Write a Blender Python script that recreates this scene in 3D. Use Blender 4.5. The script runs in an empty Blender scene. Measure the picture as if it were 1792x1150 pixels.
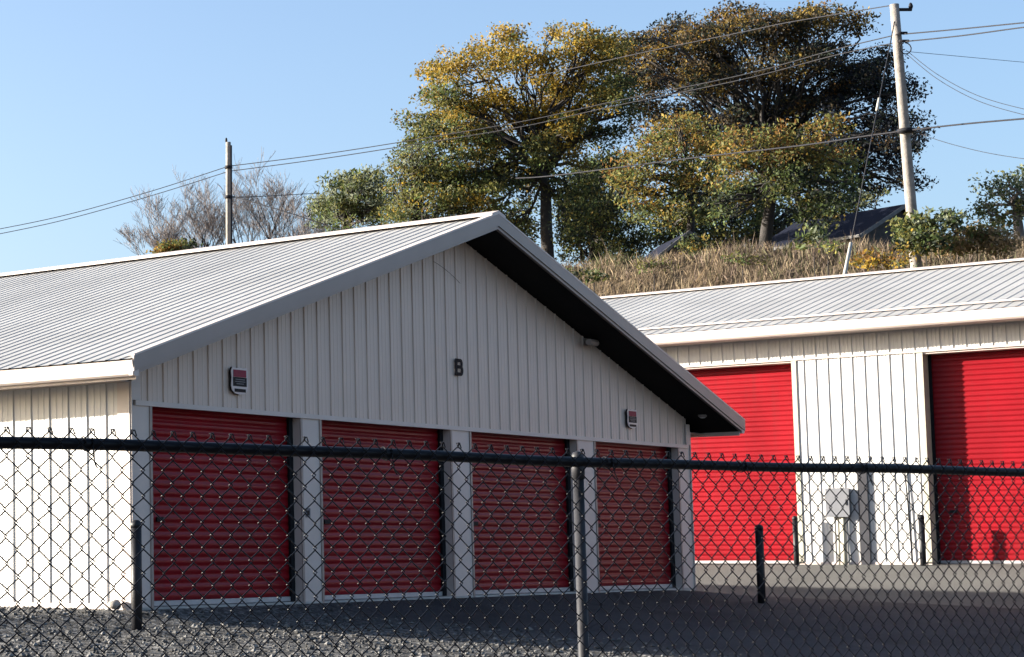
import bpy, bmesh, math, random
import numpy as np
from mathutils import Vector, noise
random.seed(7)
RNG = np.random.default_rng(11)
sc = bpy.context.scene
COL = sc.collection
R = math.radians

# ------------------------------------------------------------------ camera
F, CX, CY = 3630.74, 71.7, 594.7                 # focal length and principal point in photo pixels (1792 x 1150)
YAW, PITCH, ROLL = 0.8436, 0.1018, -0.0044
EYE = Vector((-19.268, -15.726, 0.662))
_fw = Vector((math.sin(YAW) * math.cos(PITCH), math.cos(YAW) * math.cos(PITCH), math.sin(PITCH)))
_r0 = Vector((math.cos(YAW), -math.sin(YAW), 0)); _u0 = _r0.cross(_fw)
RT = _r0 * math.cos(ROLL) + _u0 * math.sin(ROLL)
UP = _u0 * math.cos(ROLL) - _r0 * math.sin(ROLL)
cd = bpy.data.cameras.new("camera"); cam = bpy.data.objects.new("camera", cd); COL.objects.link(cam)
from mathutils import Matrix
m = Matrix((RT, UP, -_fw)).transposed().to_4x4(); m.translation = EYE
cam.matrix_world = m
cd.sensor_width = 36; cd.lens = F / 1792 * 36
cd.shift_x = (896 - CX) / 1792; cd.shift_y = (CY - 575) / 1792
cd.clip_start = 0.1; cd.clip_end = 3000
sc.camera = cam

def ray(x, y):
    return _fw + RT * ((x - CX) / F) - UP * ((y - CY) / F)
def P(x, y, D):                                   # point on a sight line at horizontal distance D
    d = ray(x, y); return EYE + d * (D / math.hypot(d.x, d.y))
def Pz(x, y, z):                                  # point on a sight line at height z
    d = ray(x, y); return EYE + d * ((z - EYE.z) / d.z)
def pxm(D): return F / (D * 0.95)                 # photo pixels per metre at distance D

# ------------------------------------------------------------------ light
SUN_EL, SUN_AZ = R(13.2), R(-27.5)
w = bpy.data.worlds.new("World"); sc.world = w; w.use_nodes = True
nt = w.node_tree
sky = nt.nodes.new("ShaderNodeTexSky"); sky.sky_type = 'NISHITA'; sky.sun_disc = False
sky.sun_elevation = SUN_EL; sky.sun_rotation = SUN_AZ
sky.air_density = 0.82; sky.dust_density = 3.0; sky.ozone_density = 2.0
nt.links.new(sky.outputs[0], nt.nodes["Background"].inputs[0]); nt.nodes["Background"].inputs[1].default_value = 0.083
sl = bpy.data.lights.new("sun", 'SUN'); sl.energy = 5.0; sl.angle = R(0.5); sl.color = (1.0, 0.93, 0.82)
so = bpy.data.objects.new("sun", sl); COL.objects.link(so)
to_sun = Vector((math.sin(SUN_AZ) * math.cos(SUN_EL), math.cos(SUN_AZ) * math.cos(SUN_EL), math.sin(SUN_EL)))
so.rotation_euler = to_sun.to_track_quat('Z', 'Y').to_euler(); so.location = to_sun * 50
sc.view_settings.view_transform = 'Standard'; sc.view_settings.look = 'None'
sc.view_settings.gamma = 1; sc.view_settings.exposure = 2.1

# ------------------------------------------------------------------ materials
def mat(name, col, rough=0.6, var=0.06, scale=3.0, metal=0.0, spec=0.5, bump=0.0, bscale=40.0, stain=None):
    m = bpy.data.materials.new(name); m.use_nodes = True
    n = m.node_tree.nodes; l = m.node_tree.links; b = n["Principled BSDF"]
    tc = n.new("ShaderNodeTexCoord")
    no = n.new("ShaderNodeTexNoise"); no.inputs["Scale"].default_value = scale; no.inputs["Detail"].default_value = 6
    l.new(tc.outputs["Object"], no.inputs["Vector"])
    rp = n.new("ShaderNodeValToRGB")
    a = [max(0, c * (1 - var * 2)) for c in col]; z = [min(1, c * (1 + var * 2)) for c in col]
    rp.color_ramp.elements[0].color = (*a, 1); rp.color_ramp.elements[1].color = (*z, 1)
    rp.color_ramp.elements[0].position = 0.3; rp.color_ramp.elements[1].position = 0.7
    l.new(no.outputs["Fac"], rp.inputs["Fac"])
    out = rp.outputs["Color"]
    if stain:                                     # rain streaks: noise stretched down the wall
        mp = n.new("ShaderNodeMapping"); mp.inputs["Scale"].default_value = (5, 5, 0.35)
        l.new(tc.outputs["Object"], mp.inputs["Vector"])
        n2 = n.new("ShaderNodeTexNoise"); n2.inputs["Scale"].default_value = 1.6; n2.inputs["Detail"].default_value = 8
        l.new(mp.outputs[0], n2.inputs["Vector"])
        r2 = n.new("ShaderNodeValToRGB"); r2.color_ramp.elements[0].position = 0.5; r2.color_ramp.elements[1].position = 0.8
        r2.color_ramp.elements[1].color = (stain[3],) * 3 + (1,)
        l.new(n2.outputs["Fac"], r2.inputs["Fac"])
        mx = n.new("ShaderNodeMix"); mx.data_type = 'RGBA'
        l.new(r2.outputs["Color"], mx.inputs[0]); l.new(out, mx.inputs[6]); mx.inputs[7].default_value = (*stain[:3], 1)
        out = mx.outputs[2]
    l.new(out, b.inputs["Base Color"])
    b.inputs["Roughness"].default_value = rough; b.inputs["Metallic"].default_value = metal
    b.inputs["Specular IOR Level"].default_value = spec
    if bump:
        n3 = n.new("ShaderNodeTexNoise"); n3.inputs["Scale"].default_value = bscale; n3.inputs["Detail"].default_value = 4
        l.new(tc.outputs["Object"], n3.inputs["Vector"])
        bp = n.new("ShaderNodeBump"); bp.inputs["Strength"].default_value = bump; bp.inputs["Distance"].default_value = 0.02
        l.new(n3.outputs["Fac"], bp.inputs["Height"]); l.new(bp.outputs[0], b.inputs["Normal"])
    return m

def leaf_mat(name, rough=0.7, trans=0.35):
    m = bpy.data.materials.new(name); m.use_nodes = True
    n = m.node_tree.nodes; l = m.node_tree.links; b = n["Principled BSDF"]
    at = n.new("ShaderNodeAttribute"); at.attribute_name = "tint"
    l.new(at.outputs["Color"], b.inputs["Base Color"]); b.inputs["Roughness"].default_value = rough
    b.inputs["Specular IOR Level"].default_value = 0.25
    t = n.new("ShaderNodeBsdfTranslucent"); l.new(at.outputs["Color"], t.inputs["Color"])
    mx = n.new("ShaderNodeMixShader"); mx.inputs[0].default_value = trans
    l.new(b.outputs[0], mx.inputs[1]); l.new(t.outputs[0], mx.inputs[2])
    l.new(mx.outputs[0], n["Material Output"].inputs["Surface"])
    return m

M = dict(
    wall=mat("white_ribbed_steel", (0.56, 0.435, 0.365), 0.45, 0.02, 0.8, stain=(0.46, 0.35, 0.29, 0.45), bump=0.04, bscale=1.7),
    cream=mat("cream_and_lit_side_steel", (0.53, 0.515, 0.495), 0.45, 0.02, 0.8, stain=(0.45, 0.43, 0.40, 0.45), bump=0.04, bscale=1.7),
    trim=mat("white_trim_steel", (0.50, 0.425, 0.385), 0.45, 0.03, 2.0),
    trimgrey=mat("grey_trim_steel", (0.26, 0.21, 0.185), 0.45, 0.03, 2.0),
    roof=mat("galvalume_roof", (0.305, 0.302, 0.296), 0.55, 0.05, 0.7, spec=0.3, bump=0.05, bscale=1.5, stain=(0.235, 0.23, 0.22, 0.45)),
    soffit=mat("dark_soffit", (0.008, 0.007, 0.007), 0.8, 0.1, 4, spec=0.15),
    red=mat("red_door_steel", (0.20, 0.0045, 0.009), 0.36, 0.09, 0.9, spec=0.16, bump=0.10, bscale=2.2, stain=(0.15, 0.012, 0.014, 0.6)),
    guide=mat("dark_door_guide", (0.008, 0.008, 0.010), 0.6, 0.1, 8, spec=0.15),
    alu=mat("galvanised_bar", (0.36, 0.34, 0.335), 0.45, 0.06, 6),
    concrete=mat("concrete_slab", (0.36, 0.34, 0.31), 0.9, 0.10, 5, bump=0.3),
    black=mat("black_paint", (0.008, 0.008, 0.010), 0.5, 0.15, 9, spec=0.25, bump=0.1),
    letter=mat("black_letter", (0.006, 0.006, 0.008), 0.6, 0.1, 9, spec=0.1),
    vinyl=mat("black_vinyl_coating", (0.004, 0.004, 0.006), 0.38, 0.1, 20, spec=0.10),
    post=mat("flare_grey_post", (0.028, 0.028, 0.032), 0.5, 0.2, 14, spec=0.2),  # lighter than the rail: lens flare put into the post's grey
    box=mat("grey_enclosure", (0.115, 0.118, 0.132), 0.55, 0.04, 5),
    conduit=mat("cream_conduit", (0.36, 0.34, 0.27), 0.5, 0.05, 8),
    band=mat("grey_band", (0.038, 0.038, 0.044), 0.7, 0.05, 6, spec=0.15),
    signwhite=mat("sign_white", (0.56, 0.47, 0.45), 0.4, 0.03, 6),
    signred=mat("sign_red", (0.24, 0.025, 0.05), 0.5, 0.05, 6, spec=0.15),
    signblack=mat("sign_black", (0.008, 0.008, 0.010), 0.5, 0.1, 6, spec=0.12),
    bark=mat("bark", (0.028, 0.024, 0.022), 0.95, 0.2, 6, bump=0.6, bscale=14),
    palebark=mat("pale_bark", (0.165, 0.142, 0.135), 0.95, 0.15, 6),
    pole=mat("weathered_pole_wood", (0.19, 0.17, 0.152), 0.9, 0.14, 5, bump=0.4, bscale=20),
    wire=mat("dull_wire", (0.022, 0.022, 0.026), 0.7, 0.1, 10, spec=0.15),
    cable=mat("black_cable", (0.014, 0.014, 0.018), 0.7, 0.1, 10, spec=0.15),
    yellowguard=mat("pale_guy_guard", (0.30, 0.29, 0.26), 0.5, 0.05, 6),
    darkroof=mat("dark_shingles", (0.008, 0.010, 0.020), 0.9, 0.2, 8, spec=0.1, bump=0.4),
    housewall=mat("house_siding", (0.42, 0.43, 0.46), 0.7, 0.06, 4),
    timber=mat("grey_timber", (0.13, 0.125, 0.12), 0.85, 0.12, 6),
    darkwood=mat("dark_shed_boards", (0.035, 0.030, 0.028), 0.85, 0.15, 6),
    leaf=leaf_mat("leaves", 0.7, 0.45), gravelstone=leaf_mat("gravel_stones", 0.9, 0.0), grass=leaf_mat("dry_grass_blades", 0.8, 0.3),
    stone=mat("grey_stone", (0.22, 0.20, 0.18), 0.9, 0.2, 9, bump=0.4),
    lens=mat("frosted_lens", (0.55, 0.53, 0.50), 0.3, 0.03, 9),
)

# ------------------------------------------------------------------ helpers
def tag(o, label=None, cat=None, group=None, kind=None):
    if label: o["label"] = label
    if cat: o["category"] = cat
    if group: o["group"] = group
    if kind: o["kind"] = kind
    return o

def empty(name, loc=(0, 0, 0)):
    o = bpy.data.objects.new(name, None); COL.objects.link(o); o.location = loc
    o.empty_display_size = 0.3
    return o

class MB:
    """collects polygons in world space; build() links them as ONE mesh object (local to its top parent)"""
    def __init__(s): s.v = []; s.f = []; s.c = None
    def quad(s, *pts):
        i = len(s.v); s.v += [tuple(p) for p in pts]; s.f.append(tuple(range(i, i + len(pts))))
    def box(s, x0, x1, y0, y1, z0, z1):
        i = len(s.v)
        s.v += [(x, y, z) for z in (z0, z1) for y in (y0, y1) for x in (x0, x1)]
        s.f += [tuple(i + k for k in q) for q in ((0, 2, 3, 1), (4, 5, 7, 6), (0, 1, 5, 4), (2, 6, 7, 3), (0, 4, 6, 2), (1, 3, 7, 5))]
    def hexa(s, a, b):                            # a, b: two quads of 4 points, joined
        i = len(s.v); s.v += [tuple(p) for p in a] + [tuple(p) for p in b]
        s.f += [(i + 3, i + 2, i + 1, i), (i + 4, i + 5, i + 6, i + 7)] + [(i + k, i + (k + 1) % 4, i + 4 + (k + 1) % 4, i + 4 + k) for k in range(4)]
    def prism(s, poly, off):                      # polygon (3-D points) extruded along off
        off = Vector(off); n = len(poly); i = len(s.v)
        s.v += [tuple(p) for p in poly] + [tuple(Vector(p) + off) for p in poly]
        s.f += [tuple(range(i + n - 1, i - 1, -1)), tuple(range(i + n, i + 2 * n))] + [(i + k, i + (k + 1) % n, i + n + (k + 1) % n, i + n + k) for k in range(n)]
    def tube(s, pts, rad, n=6, cap=True):
        pts = [Vector(p) for p in pts]
        if not hasattr(rad, '__len__'): rad = [rad] * len(pts)
        i0 = len(s.v); ref = Vector((0.31, 0.17, 0.93))
        for k, p in enumerate(pts):
            t = (pts[min(k + 1, len(pts) - 1)] - pts[max(k - 1, 0)])
            if t.length < 1e-9: t = Vector((0, 0, 1))
            t.normalize()
            if abs(t.dot(ref)) > 0.98: a = t.orthogonal().normalized()
            else: a = t.cross(ref).normalized()
            b = t.cross(a)
            for j in range(n):
                g = 2 * math.pi * j / n
                s.v.append(tuple(p + (a * math.cos(g) + b * math.sin(g)) * rad[k]))
        for k in range(len(pts) - 1):
            for j in range(n):
                s.f.append((i0 + k * n + j, i0 + k * n + (j + 1) % n, i0 + (k + 1) * n + (j + 1) % n, i0 + (k + 1) * n + j))
        if cap:
            s.f.append(tuple(i0 + j for j in range(n - 1, -1, -1))); e = i0 + (len(pts) - 1) * n
            s.f.append(tuple(e + j for j in range(n)))
    def lathe(s, c, prof, n=16):                  # prof: (radius, z) from bottom to top round a vertical axis
        c = Vector(c); i0 = len(s.v)
        for r, z in prof:
            for j in range(n):
                g = 2 * math.pi * j / n; s.v.append((c.x + r * math.cos(g), c.y + r * math.sin(g), c.z + z))
        for k in range(len(prof) - 1):
            for j in range(n):
                s.f.append((i0 + k * n + j, i0 + k * n + (j + 1) % n, i0 + (k + 1) * n + (j + 1) % n, i0 + (k + 1) * n + j))
        s.f.append(tuple(i0 + j for j in range(n - 1, -1, -1))); e = i0 + (len(prof) - 1) * n
        s.f.append(tuple(e + j for j in range(n)))
    def build(s, name, m, parent=None, smooth=False, label=None):
        org = Vector((0, 0, 0)); p = parent
        while p is not None: org += p.location; p = p.parent
        me = bpy.data.meshes.new(name)
        me.from_pydata([tuple(Vector(v) - org) for v in s.v], [], s.f); me.materials.append(m)
        if smooth: me.shade_smooth()
        me.update()
        o = bpy.data.objects.new(name, me); COL.objects.link(o); o.parent = parent
        if label: o["label"] = label
        return o

def sstep(a, b, x):
    t = min(1, max(0, (x - a) / (b - a))); return t * t * (3 - 2 * t)

def profile(u0, u1, kind, p=0.305, phase=0.0):
    """(u, height) samples of a rolled metal sheet"""
    if kind == 'door':
        out = []; n = max(1, round((u1 - u0) / p)); q = (u1 - u0) / n
        for k in range(n):
            for a, h in ((0, 0), (0.14, 0.35), (0.30, 0.92), (0.45, 1), (0.60, 0.92), (0.78, 0.30), (0.90, 0.0)):
                out.append((u0 + (k + a) * q, h * 0.016))
        return out + [(u1, 0)]
    if kind == 'roof': shape = ((0.0, 0), (0.40, 0), (0.45, 0.009), (0.57, 0.009), (0.62, 0))
    else: shape = ((0.0, 0), (0.10, 0), (0.125, 0.017), (0.185, 0.017), (0.21, 0), (0.42, 0), (0.45, 0.004), (0.50, 0.004), (0.53, 0), (0.73, 0), (0.76, 0.004), (0.81, 0.004), (0.84, 0))
    out = []; k = math.floor((u0 - phase) / p) - 1
    while phase + k * p < u1:
        for a, h in shape:
            u = phase + (k + a) * p
            if u0 < u < u1: out.append((u, h))
        k += 1
    return [(u0, 0)] + out + [(u1, 0)]

def sheet(mb, prof, A, B, n):
    """strip between the lines A(u) and B(u), raised along n by the profile height"""
    n = Vector(n); i0 = len(mb.v)
    for u, h in prof:
        mb.v.append(tuple(Vector(A(u)) + n * h)); mb.v.append(tuple(Vector(B(u)) + n * h))
    for k in range(len(prof) - 1):
        mb.f.append((i0 + 2 * k, i0 + 2 * k + 2, i0 + 2 * k + 3, i0 + 2 * k + 1))

# ------------------------------------------------------------------ ground
XC, ZC = 24.368, 0.342                            # second building: wall plane and floor level
def ground(x, y):
    fr = -0.03 - 0.14 * (1 - sstep(-0.85, -0.10, y)) - 0.070 * max(0, min(6.0, -y - 0.4)) - 0.040 * max(0, min(22.0, -y - 6.4))
    ea = -0.29 + 0.036 * max(-25.0, min(4.0, y))
    z = fr + (ea - fr) * sstep(14.0, 20.0, x)
    z = z + (ZC - 0.02 - z) * sstep(21.2, 24.15, x)
    if x < -0.4 or y < -0.8: z += 0.02 * noise.noise(Vector((x * 0.7, y * 0.7, 0)))
    if x > 36.8:
        t = min(1.0, max(0.0, (x - 37.0) / 13.0))
        h = (9.9 + 0.06 * min(16.0, max(0.0, y - 2))) * (t ** 0.9)
        z = ZC + (h - ZC) * sstep(0, 0.25, t) + 0.3 * t * noise.noise(Vector((x * 0.23, y * 0.23, 3.1))) + 0.12 * t * noise.noise(Vector((x * 0.9, y * 0.9, 9.1)))
    return z

def axis(lo, hi, f0, f1, fine, ratio=1.35):
    a = list(np.arange(f0, f1 + 1e-6, fine)); s = fine
    while a[-1] < hi: s *= ratio; a.append(a[-1] + s)
    s = fine
    while a[0] > lo: s *= ratio; a.insert(0, a[0] - s)
    return a
gx = axis(-400, 900, -22, 62, 0.6); gy = axis(-400, 900, -20, 34, 0.6)
gm = MB()
for y in gy:
    for x in gx: gm.v.append((x, y, ground(x, y)))
NX = len(gx)
for j in range(len(gy) - 1):
    for i in range(NX - 1): gm.f.append((j * NX + i, j * NX + i + 1, (j + 1) * NX + i + 1, (j + 1) * NX + i))

def ground_mat():
    m = bpy.data.materials.new("gravel_and_asphalt"); m.use_nodes = True
    n = m.node_tree.nodes; l = m.node_tree.links; b = n["Principled BSDF"]
    geo = n.new("ShaderNodeNewGeometry"); sep = n.new("ShaderNodeSeparateXYZ"); l.new(geo.outputs["Position"], sep.inputs[0])
    def nz(scale, det=5):
        t = n.new("ShaderNodeTexNoise"); t.inputs["Scale"].default_value = scale; t.inputs["Detail"].default_value = det
        l.new(geo.outputs["Position"], t.inputs["Vector"]); return t.outputs["Fac"]
    def ramp(src, *st):
        r = n.new("ShaderNodeValToRGB"); e = r.color_ramp.elements
        while len(e) < len(st): e.new(0.5)
        for k, (p, c) in enumerate(st): e[k].position = p; e[k].color = (*c, 1) if hasattr(c, '__len__') else (c, c, c, 1)
        l.new(src, r.inputs["Fac"]); return r.outputs["Color"]
    def mix(f, a, c, mode='MIX'):
        x = n.new("ShaderNodeMix"); x.data_type = 'RGBA'; x.blend_type = mode
        for s, v in ((x.inputs[0], f), (x.inputs[6], a), (x.inputs[7], c)):
            if hasattr(v, 'links'): l.new(v, s)
            elif hasattr(v, '__len__'): s.default_value = (*v, 1)
            else: s.default_value = v
        return x.outputs[2]
    vo = n.new("ShaderNodeTexVoronoi"); vo.inputs["Scale"].default_value = 16.0; l.new(geo.outputs["Position"], vo.inputs["Vector"])
    vd = n.new("ShaderNodeTexVoronoi"); vd.inputs["Scale"].default_value = 16.0; vd.feature = 'DISTANCE_TO_EDGE'; l.new(geo.outputs["Position"], vd.inputs["Vector"])
    stone = ramp(vo.outputs["Color"], (0.05, (0.04, 0.038, 0.036)), (0.5, (0.11, 0.106, 0.10)), (0.95, (0.27, 0.26, 0.245)))
    gap = ramp(vd.outputs["Distance"], (0.0, 0.35), (0.14, 1.0))
    gravel = mix(1.0, stone, gap, 'MULTIPLY')
    gravel = mix(1.0, gravel, ramp(nz(1.1), (0.3, 0.75), (0.7, 1.15)), 'MULTIPLY')
    asp = mix(1.0, ramp(nz(60, 3), (0.3, (0.030, 0.029, 0.031)), (0.7, (0.052, 0.050, 0.053))), ramp(nz(0.8), (0.3, 0.85), (0.7, 1.12)), 'MULTIPLY')
    vc = n.new("ShaderNodeTexVoronoi"); vc.feature = 'DISTANCE_TO_EDGE'; vc.inputs["Scale"].default_value = 0.38; l.new(geo.outputs["Position"], vc.inputs["Vector"])
    asp = mix(1.0, asp, ramp(vc.outputs["Distance"], (0.0, 0.45), (0.012, 1.0)), 'MULTIPLY')
    asp = mix(1.0, asp, ramp(nz(0.35, 2), (0.42, 0.8), (0.5, 1.1)), 'MULTIPLY')
    mr = n.new("ShaderNodeMapRange"); mr.inputs[1].default_value = 1.5; mr.inputs[2].default_value = 4.5
    l.new(sep.outputs[0], mr.inputs[0])
    base = mix(mr.outputs[0], gravel, asp)
    sunlit_ground = mix(1.0, ramp(nz(45, 4), (0.3, (0.085, 0.083, 0.079)), (0.7, (0.125, 0.122, 0.116))), ramp(nz(0.6), (0.3, 0.85), (0.7, 1.12)), 'MULTIPLY')  # sunlit strip by the second building: sunlight put into a paler colour
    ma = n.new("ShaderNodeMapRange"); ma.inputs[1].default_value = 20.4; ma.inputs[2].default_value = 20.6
    l.new(sep.outputs[0], ma.inputs[0]); base = mix(ma.outputs[0], base, sunlit_ground)
    soil = ramp(nz(2.2, 8), (0.3, (0.06, 0.045, 0.03)), (0.55, (0.12, 0.088, 0.055)), (0.75, (0.08, 0.07, 0.04)))
    mh = n.new("ShaderNodeMapRange"); mh.inputs[1].default_value = 36.6; mh.inputs[2].default_value = 37.6
    l.new(sep.outputs[0], mh.inputs[0])
    base = mix(mh.outputs[0], base, soil)
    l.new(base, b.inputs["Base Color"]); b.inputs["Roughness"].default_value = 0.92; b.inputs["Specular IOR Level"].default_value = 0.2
    bp = n.new("ShaderNodeBump"); bp.inputs["Strength"].default_value = 0.7; bp.inputs["Distance"].default_value = 0.03
    l.new(gap, bp.inputs["Height"]); l.new(bp.outputs[0], b.inputs["Normal"])
    return m
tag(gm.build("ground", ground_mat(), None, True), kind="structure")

# loose stones on the gravel apron
n = 26000
px = RNG.uniform(-9, 7, n); py = RNG.uniform(-9.5, 4.5, n)
keep = [(a, b) for a, b in zip(px, py) if not (a > -0.12 and b > -0.25) and (b < 0 or a < -0.1) and noise.noise(Vector((a * .8, b * .8, 2))) > -0.5 + .6 * random.random() - .3 and random.random() > (a - 1.0) / 4.0]
px = np.array([k[0] for k in keep]); py = np.array([k[1] for k in keep]); n = len(px)
pz = np.array([ground(a, b) for a, b in keep])
O = np.array([(1, 0, 0), (0, 1, 0), (-1, 0, 0), (0, -1, 0), (0, 0, 1), (0, 0, -1)], float)
OF = [(0, 1, 4), (1, 2, 4), (2, 3, 4), (3, 0, 4), (1, 0, 5), (2, 1, 5), (3, 2, 5), (0, 3, 5)]
ang = RNG.uniform(0, 6.28, n); sz = RNG.uniform(0.010, 0.030, n) * RNG.choice([1, 1, 1, 1.7], n)
pts = O[None] * RNG.uniform(.6, 1.3, (n, 6, 1)) * sz[:, None, None] * np.array([1, .8, .6])
ca, sa = np.cos(ang)[:, None], np.sin(ang)[:, None]
X = pts[..., 0] * ca - pts[..., 1] * sa; Y = pts[..., 0] * sa + pts[..., 1] * ca
pts = np.stack([X + px[:, None], Y + py[:, None], pts[..., 2] + (pz + sz * .25)[:, None]], -1)
tri = pts[:, OF].reshape(-1, 3)
STONES = (tri, n * 8, np.repeat(RNG.choice([.04, .07, .11, .16], n)[:, None] * np.array([[1, .97, .93]]), 8, axis=0))

# ------------------------------------------------------------------ front storage building
W, OX, OY, ZE, SL = 15.465, 0.789, 0.684, 2.881, 0.3130
LB, HD, RISE = 26.0, 2.44, 0.0
ZP = ZE + SL * (W / 2 + OX)
DX = [(0.389, 3.532), (4.027, 7.368), (7.963, 11.268), (11.915, 14.986)]
def roofz(x): return ZE + SL * (min(x, W - x) + OX)
bld = empty("storage_building", (W / 2, 0, 0))
tag(bld, "low white storage building with letter on shaded gable and four red roll-up doors", "storage building", "ribbed metal storage buildings")

# gable wall with ribs
mb = MB(); HW = HD + 0.03
top = lambda u: (u, 0, roofz(u) - 0.22)
for a, b_ in ((0.06, W / 2), (W / 2, W - 0.06)):
    sheet(mb, profile(a, b_, 'wall', 0.305, 0.30), lambda u: (u, 0, HW), top, (0, -1, 0))
mb.build("gable_wall", M['wall'], bld)
mb = MB(); mb.box(0.06, W - 0.06, -0.045, 0.0, HW - 0.06, HW)
mb.build("header_trim", M['trim'], bld)
# flat posts between the doors
edges = [0.0] + [e for d in DX for e in d] + [W]
for k in range(0, len(edges), 2):
    mb = MB(); a, b_ = edges[k], edges[k + 1]
    mb.box(a + (0.0 if k else 0.0), b_, -0.02, 0.18, -0.06, HW - 0.06)
    o = mb.build("door_post", M['trim'], bld)
    mb = MB()
    for e, s in ((a, 1), (b_, -1)):
        if 0 < e < W: mb.box(min(e, e + s * 0.045), max(e, e + s * 0.045), -0.035, -0.02, -0.05, HW - 0.06)
    if mb.v: mb.build("edge_trim", M['trimgrey'], o)
def corner(x, s):
    mb = MB(); mb.box(min(x, x - s * 0.02), max(x, x - s * 0.02), -0.045, 0.17, -0.05, ZE - 0.183)
    mb.box(min(x + s * 0.001, x + s * 0.15), max(x + s * 0.001, x + s * 0.15), -0.043, -0.021, HW + 0.002, ZE - 0.05)
    mb.build("corner_trim", M['trim'], bld)
corner(0, 1); corner(W, -1)
# roll-up doors
def rollup(parent, P0, P1, z0, z1, n, rec, guide=0.06, label=None):
    """door curtain from P0 to P1 (xy), recessed by rec against the outward normal n"""
    P0 = Vector((*P0, 0)); P1 = Vector((*P1, 0)); n = Vector(n); t = (P1 - P0).normalized()
    q0 = P0 - n * rec; q1 = P1 - n * rec
    mb = MB()
    sheet(mb, profile(z0 + 0.062, z1 + 0.05, 'door', 0.106), lambda u: q0 + Vector((0, 0, u)), lambda u: q1 + Vector((0, 0, u)), n)
    d = mb.build("roll_up_door", M['red'], parent, label=label)
    mb = MB(); a = q0 + t * guide; b_ = q1 - t * guide
    mb.hexa([a + Vector((0, 0, z0)), b_ + Vector((0, 0, z0)), b_ + Vector((0, 0, z0 + 0.06)), a + Vector((0, 0, z0 + 0.06))],
            [p + n * 0.035 for p in (a + Vector((0, 0, z0)), b_ + Vector((0, 0, z0)), b_ + Vector((0, 0, z0 + 0.06)), a + Vector((0, 0, z0 + 0.06)))])
    mb.build("bottom_bar", M['alu'], d)
    for q, s in ((q0, 1), (q1, -1)):
        mb = MB(); e = q + t * (s * guide)
        gd_ = 0.075 if rec < .2 else 0.055; q_ = q + t * (s * 0.002)
        base = [q_ + n * 0.02, e + n * 0.02, e + n * 0.055, q_ + n * gd_]
        mb.hexa([p + Vector((0, 0, z0)) for p in base], [p + Vector((0, 0, z1)) for p in base])
        mb.build("door_guide", M['guide'], d)
    # slide latch with its plate, at waist height near the left edge
    mb = MB(); c = q0 + t * 0.35 + n * 0.018 + Vector((0, 0, z0 + 1.05))
    base = [c - t * 0.07, c + t * 0.07, c + t * 0.07 + n * 0.02, c - t * 0.07 + n * 0.02]
    mb.hexa([p - Vector((0, 0, 0.03)) for p in base], [p + Vector((0, 0, 0.03)) for p in base])
    mb.build("latch", M['guide'], d)
    return d
for a, b_ in DX: rollup(bld, (a, 0), (b_, 0), 0.0, HD, (0, -1, 0), 0.165)
mb = MB()
for a, b_ in DX: pass
mb.box(0.01, W - 0.01, -0.03, 0.30, -0.30, -0.008); mb.build("door_sill", M['concrete'], bld)
# side and rear walls
mb = MB()
sheet(mb, profile(0.17, LB, 'wall', 0.305, 0.02), lambda u: (0, u, -0.08), lambda u: (0, u, ZE - 0.02), (-1, 0, 0))
mb.build("side_wall", M['cream'], bld)  # same paint as the shaded gable; the lit side's tone is put into colour
mb = MB()
sheet(mb, profile(0.17, LB, 'wall', 0.305, 0.02), lambda u: (W, u, -0.3), lambda u: (W, u, ZE - 0.02), (1, 0, 0))
mb.build("side_wall", M['wall'], bld)
mb = MB()
for a, b_ in ((0, W / 2), (W / 2, W)):
    sheet(mb, profile(a, b_, 'wall', 0.305, 0.30), lambda u: (u, LB, -0.3), lambda u: (u, LB, roofz(u) - 0.22), (0, 1, 0))
mb.build("rear_wall", M['wall'], bld)
mb = MB(); mb.box(-0.035, -0.001, 0.0, LB, -0.10, 0.035); mb.build("base_trim", M['trim'], bld)
mb = MB(); mb.box(-0.032, -0.022, -0.02, 0.169, 0.04, ZE - 0.186); mb.build("edge_flashing", M['trim'], bld)
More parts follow.
